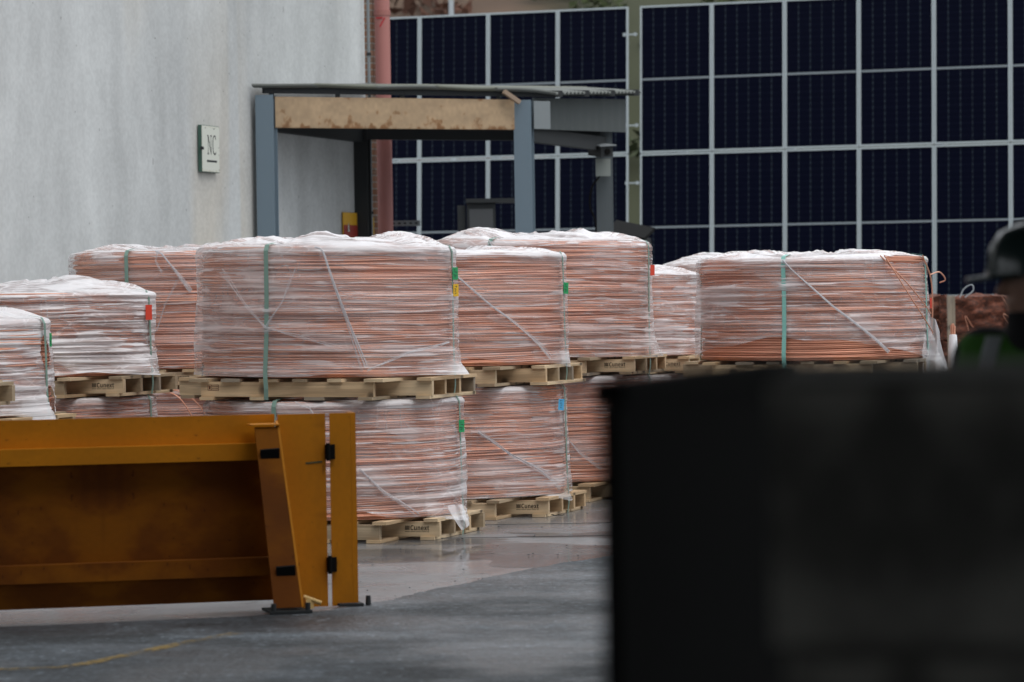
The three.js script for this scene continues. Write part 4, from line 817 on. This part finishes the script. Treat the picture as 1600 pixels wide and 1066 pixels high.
{
  const p = atDepth(1630, 540, 9.8);
  const t = thing('person', 'person in dark helmet, dark jacket and green reflective vest, seen from the side', 'person', new THREE.Vector3(p.x, 0.014, p.z), -Math.PI / 2 + 1.0);
  // local: facing +z (towards the left of the picture), +x is the person's left
  const legs = [], arms = [], feet = [];
  for (const s of [-1, 1]) {
    legs.push([[s * 0.10, 0.92, 0, 0.095], [s * 0.11, 0.50, 0.015, 0.062]], [[s * 0.11, 0.50, 0.015, 0.060], [s * 0.115, 0.09, -0.02, 0.042]]);
    feet.push([[s * 0.115, 0.06, -0.04, 0.048], [s * 0.125, 0.045, 0.15, 0.040]]);
    arms.push([[s * 0.19, 1.42, -0.01, 0.062], [s * 0.245, 1.13, -0.03, 0.047]], [[s * 0.245, 1.13, -0.03, 0.045], [s * 0.24, 0.90, 0.07, 0.033]]);
  }
  const torso = [[[-0.09, 0.95, 0, 0.115], [0.09, 0.95, 0, 0.115]], [[-0.06, 1.12, 0, 0.115], [0.06, 1.12, 0, 0.115]], [[-0.10, 1.32, 0.01, 0.12], [0.10, 1.32, 0.01, 0.12]], [[-0.17, 1.43, -0.01, 0.065], [0.17, 1.43, -0.01, 0.065]]];
  const neck = [[[0, 1.42, -0.01, 0.068], [0, 1.56, 0.015, 0.056]]], skull = [[[0, 1.685, -0.012, 0.088], [0, 1.665, 0.03, 0.082]], [[0, 1.60, 0.045, 0.052], [0, 1.575, 0.062, 0.036]]];
  const face = [[[0, 1.655, 0.100, 0.012], [0, 1.625, 0.122, 0.016]], [[-0.02, 1.592, 0.090, 0.010], [0.02, 1.592, 0.090, 0.010]], [[-0.03, 1.672, 0.096, 0.010], [0.03, 1.672, 0.096, 0.010]], [[-0.086, 1.655, 0.0, 0.014], [-0.086, 1.62, 0.004, 0.010]], [[0.086, 1.655, 0.0, 0.014], [0.086, 1.62, 0.004, 0.010]]];
  const hands = []; for (const s of [-1, 1]) {
    hands.push([[s * 0.24, 0.895, 0.075, 0.030], [s * 0.235, 0.835, 0.10, 0.030]]);
    for (let f = 0; f < 4; f++) { const z = 0.075 + f * 0.019, l = [0.052, 0.066, 0.070, 0.060][f]; hands.push([[s * 0.235, 0.825, z, 0.0095], [s * 0.232, 0.825 - l * 0.6, z + 0.008, 0.009]], [[s * 0.232, 0.825 - l * 0.6, z + 0.008, 0.009], [s * 0.215, 0.825 - l * 1.1, z + 0.010, 0.008]]); }
    hands.push([[s * 0.225, 0.865, 0.115, 0.012], [s * 0.215, 0.825, 0.145, 0.010]], [[s * 0.215, 0.825, 0.145, 0.010], [s * 0.207, 0.80, 0.150, 0.009]]);
  }
  const bodyAll = bones([...legs, ...feet, ...torso, ...neck, ...arms], 0.045), headD = bones([...skull, ...neck], 0.05), faceD = bones(face, 0.01), handD = bones(hands, 0.008);
  const skin = phys({ color: lin(0.36, 0.20, 0.14), roughness: 0.55 });
  const head = sdfMesh([0, 1.62, 0.02], 0.36, 72, (x, y, z) => { let d = smin(headD(x, y, z), faceD(x, y, z), 0.018); for (const s of [-1, 1]) d = Math.max(d, -(Math.hypot(x - s * 0.032, y - 1.648, z - 0.118) - 0.016)); return d; });
  const body = sdfMesh([0, 0.8, 0], 1.72, 110, bodyAll), hl = sdfMesh([-0.232, 0.83, 0.10], 0.22, 60, handD), hr = sdfMesh([0.232, 0.83, 0.10], 0.22, 60, handD);
  head.rotateY(-0.8);
  part('body', mergeGeometries([body, head, hl, hr]), skin, t);
  const cloth = (c) => std({ color: c, roughness: 0.9 });
  const tors = bones([...torso, ...arms.filter((_, i) => true)], 0.05, 0.022), tro = bones([...legs, torso[0]], 0.05, 0.014), vestD = bones(torso, 0.05, 0.036), boot = bones([...feet, ...legs.filter((_, i) => i % 2)], 0.03, 0.012);
  part('jacket', sdfMesh([0, 1.18, 0], 0.72, 84, (x, y, z) => Math.max(tors(x, y, z), 0.86 - y, Math.hypot(x - 0.24, y - 0.87, z - 0.09) < 0.06 ? 0.01 : -1)), cloth(lin(0.012, 0.012, 0.014)), t);
  part('trousers', sdfMesh([0, 0.52, 0], 1.06, 84, (x, y, z) => Math.max(tro(x, y, z), y - 0.98, 0.07 - y)), cloth(lin(0.02, 0.022, 0.03)), t);
  part('boots', sdfMesh([0, 0.10, 0.04], 0.46, 64, (x, y, z) => Math.max(boot(x, y, z), y - 0.20, 0.002 - y)), cloth(lin(0.012, 0.011, 0.01)), t);
  part('collar', sdfMesh([0, 1.50, 0], 0.36, 60, (x, y, z) => Math.max(Math.abs(capsule(x, y, z, [0, 1.42, -0.005, 0.10], [0, 1.57, 0.012, 0.085])) - 0.012, y - 1.565, 1.42 - y)), cloth(lin(0.008, 0.008, 0.009)), t);
  part('vest', sdfMesh([0, 1.2, 0], 0.66, 84, (x, y, z) => Math.max(vestD(x, y, z), 0.92 - y, y - 1.5, 0.085 - Math.hypot(x, (y - 1.52) * 0.9, z - 0.02))), cloth(lin(0.05, 0.17, 0.02)), t);
  for (const s of [-1, 1]) part('reflective_strip', sdfMesh([s * 0.11, 1.2, 0], 0.62, 84, (x, y, z) => Math.max(vestD(x, y, z) - 0.004, Math.abs(x - s * 0.115) - 0.026, 0.95 - y, y - 1.51)), std({ color: lin(0.36, 0.38, 0.39), roughness: 0.35 }), t);
  const helm = phys({ color: lin(0.02, 0.038, 0.036), roughness: 0.28, clearcoat: 0.4 });
  const dome = new THREE.LatheGeometry([[0.137, 0], [0.138, 0.03], [0.130, 0.075], [0.105, 0.115], [0.06, 0.138], [0, 0.145]].map(([a, b]) => new THREE.Vector2(a, b)), 40); dome.scale(0.86, 1, 1.06);
  const hm = part('helmet', dome, helm, t, [0.012 * Math.sin(-0.8), 1.675, 0.012 * Math.cos(0.8)], [0, -0.8, 0]);
  const br = new THREE.Shape(); br.absellipse(0, 0, 0.126, 0.152, 0, Math.PI * 2); const hol = new THREE.Path(); hol.absellipse(0, 0, 0.112, 0.138, 0, Math.PI * 2); br.holes.push(hol);
  part('rim', new THREE.ExtrudeGeometry(br, { depth: 0.008, bevelEnabled: false, curveSegments: 40 }).rotateX(Math.PI / 2), helm, hm, [0, 0.004, 0]);
  const pk = new THREE.Shape(); pk.moveTo(-0.10, 0.08); pk.quadraticCurveTo(-0.085, 0.20, 0, 0.212); pk.quadraticCurveTo(0.085, 0.20, 0.10, 0.08); pk.quadraticCurveTo(0, 0.16, -0.10, 0.08);
  part('brim', new THREE.ExtrudeGeometry(pk, { depth: 0.008, bevelEnabled: true, bevelSize: 0.002, bevelThickness: 0.002, curveSegments: 20 }).rotateX(Math.PI / 2), helm, hm, [0, 0.006, 0], [0.10, 0, 0]);
  part('ridge', new THREE.TorusGeometry(0.139, 0.008, 8, 40, Math.PI).scale(1.05, 1.02, 1).rotateY(Math.PI / 2), helm, hm, [0, 0.004, 0]);
}

scene.traverse((o) => { if (o.isMesh) { o.castShadow = true; o.receiveShadow = true; } });
renderer.render(scene, camera);
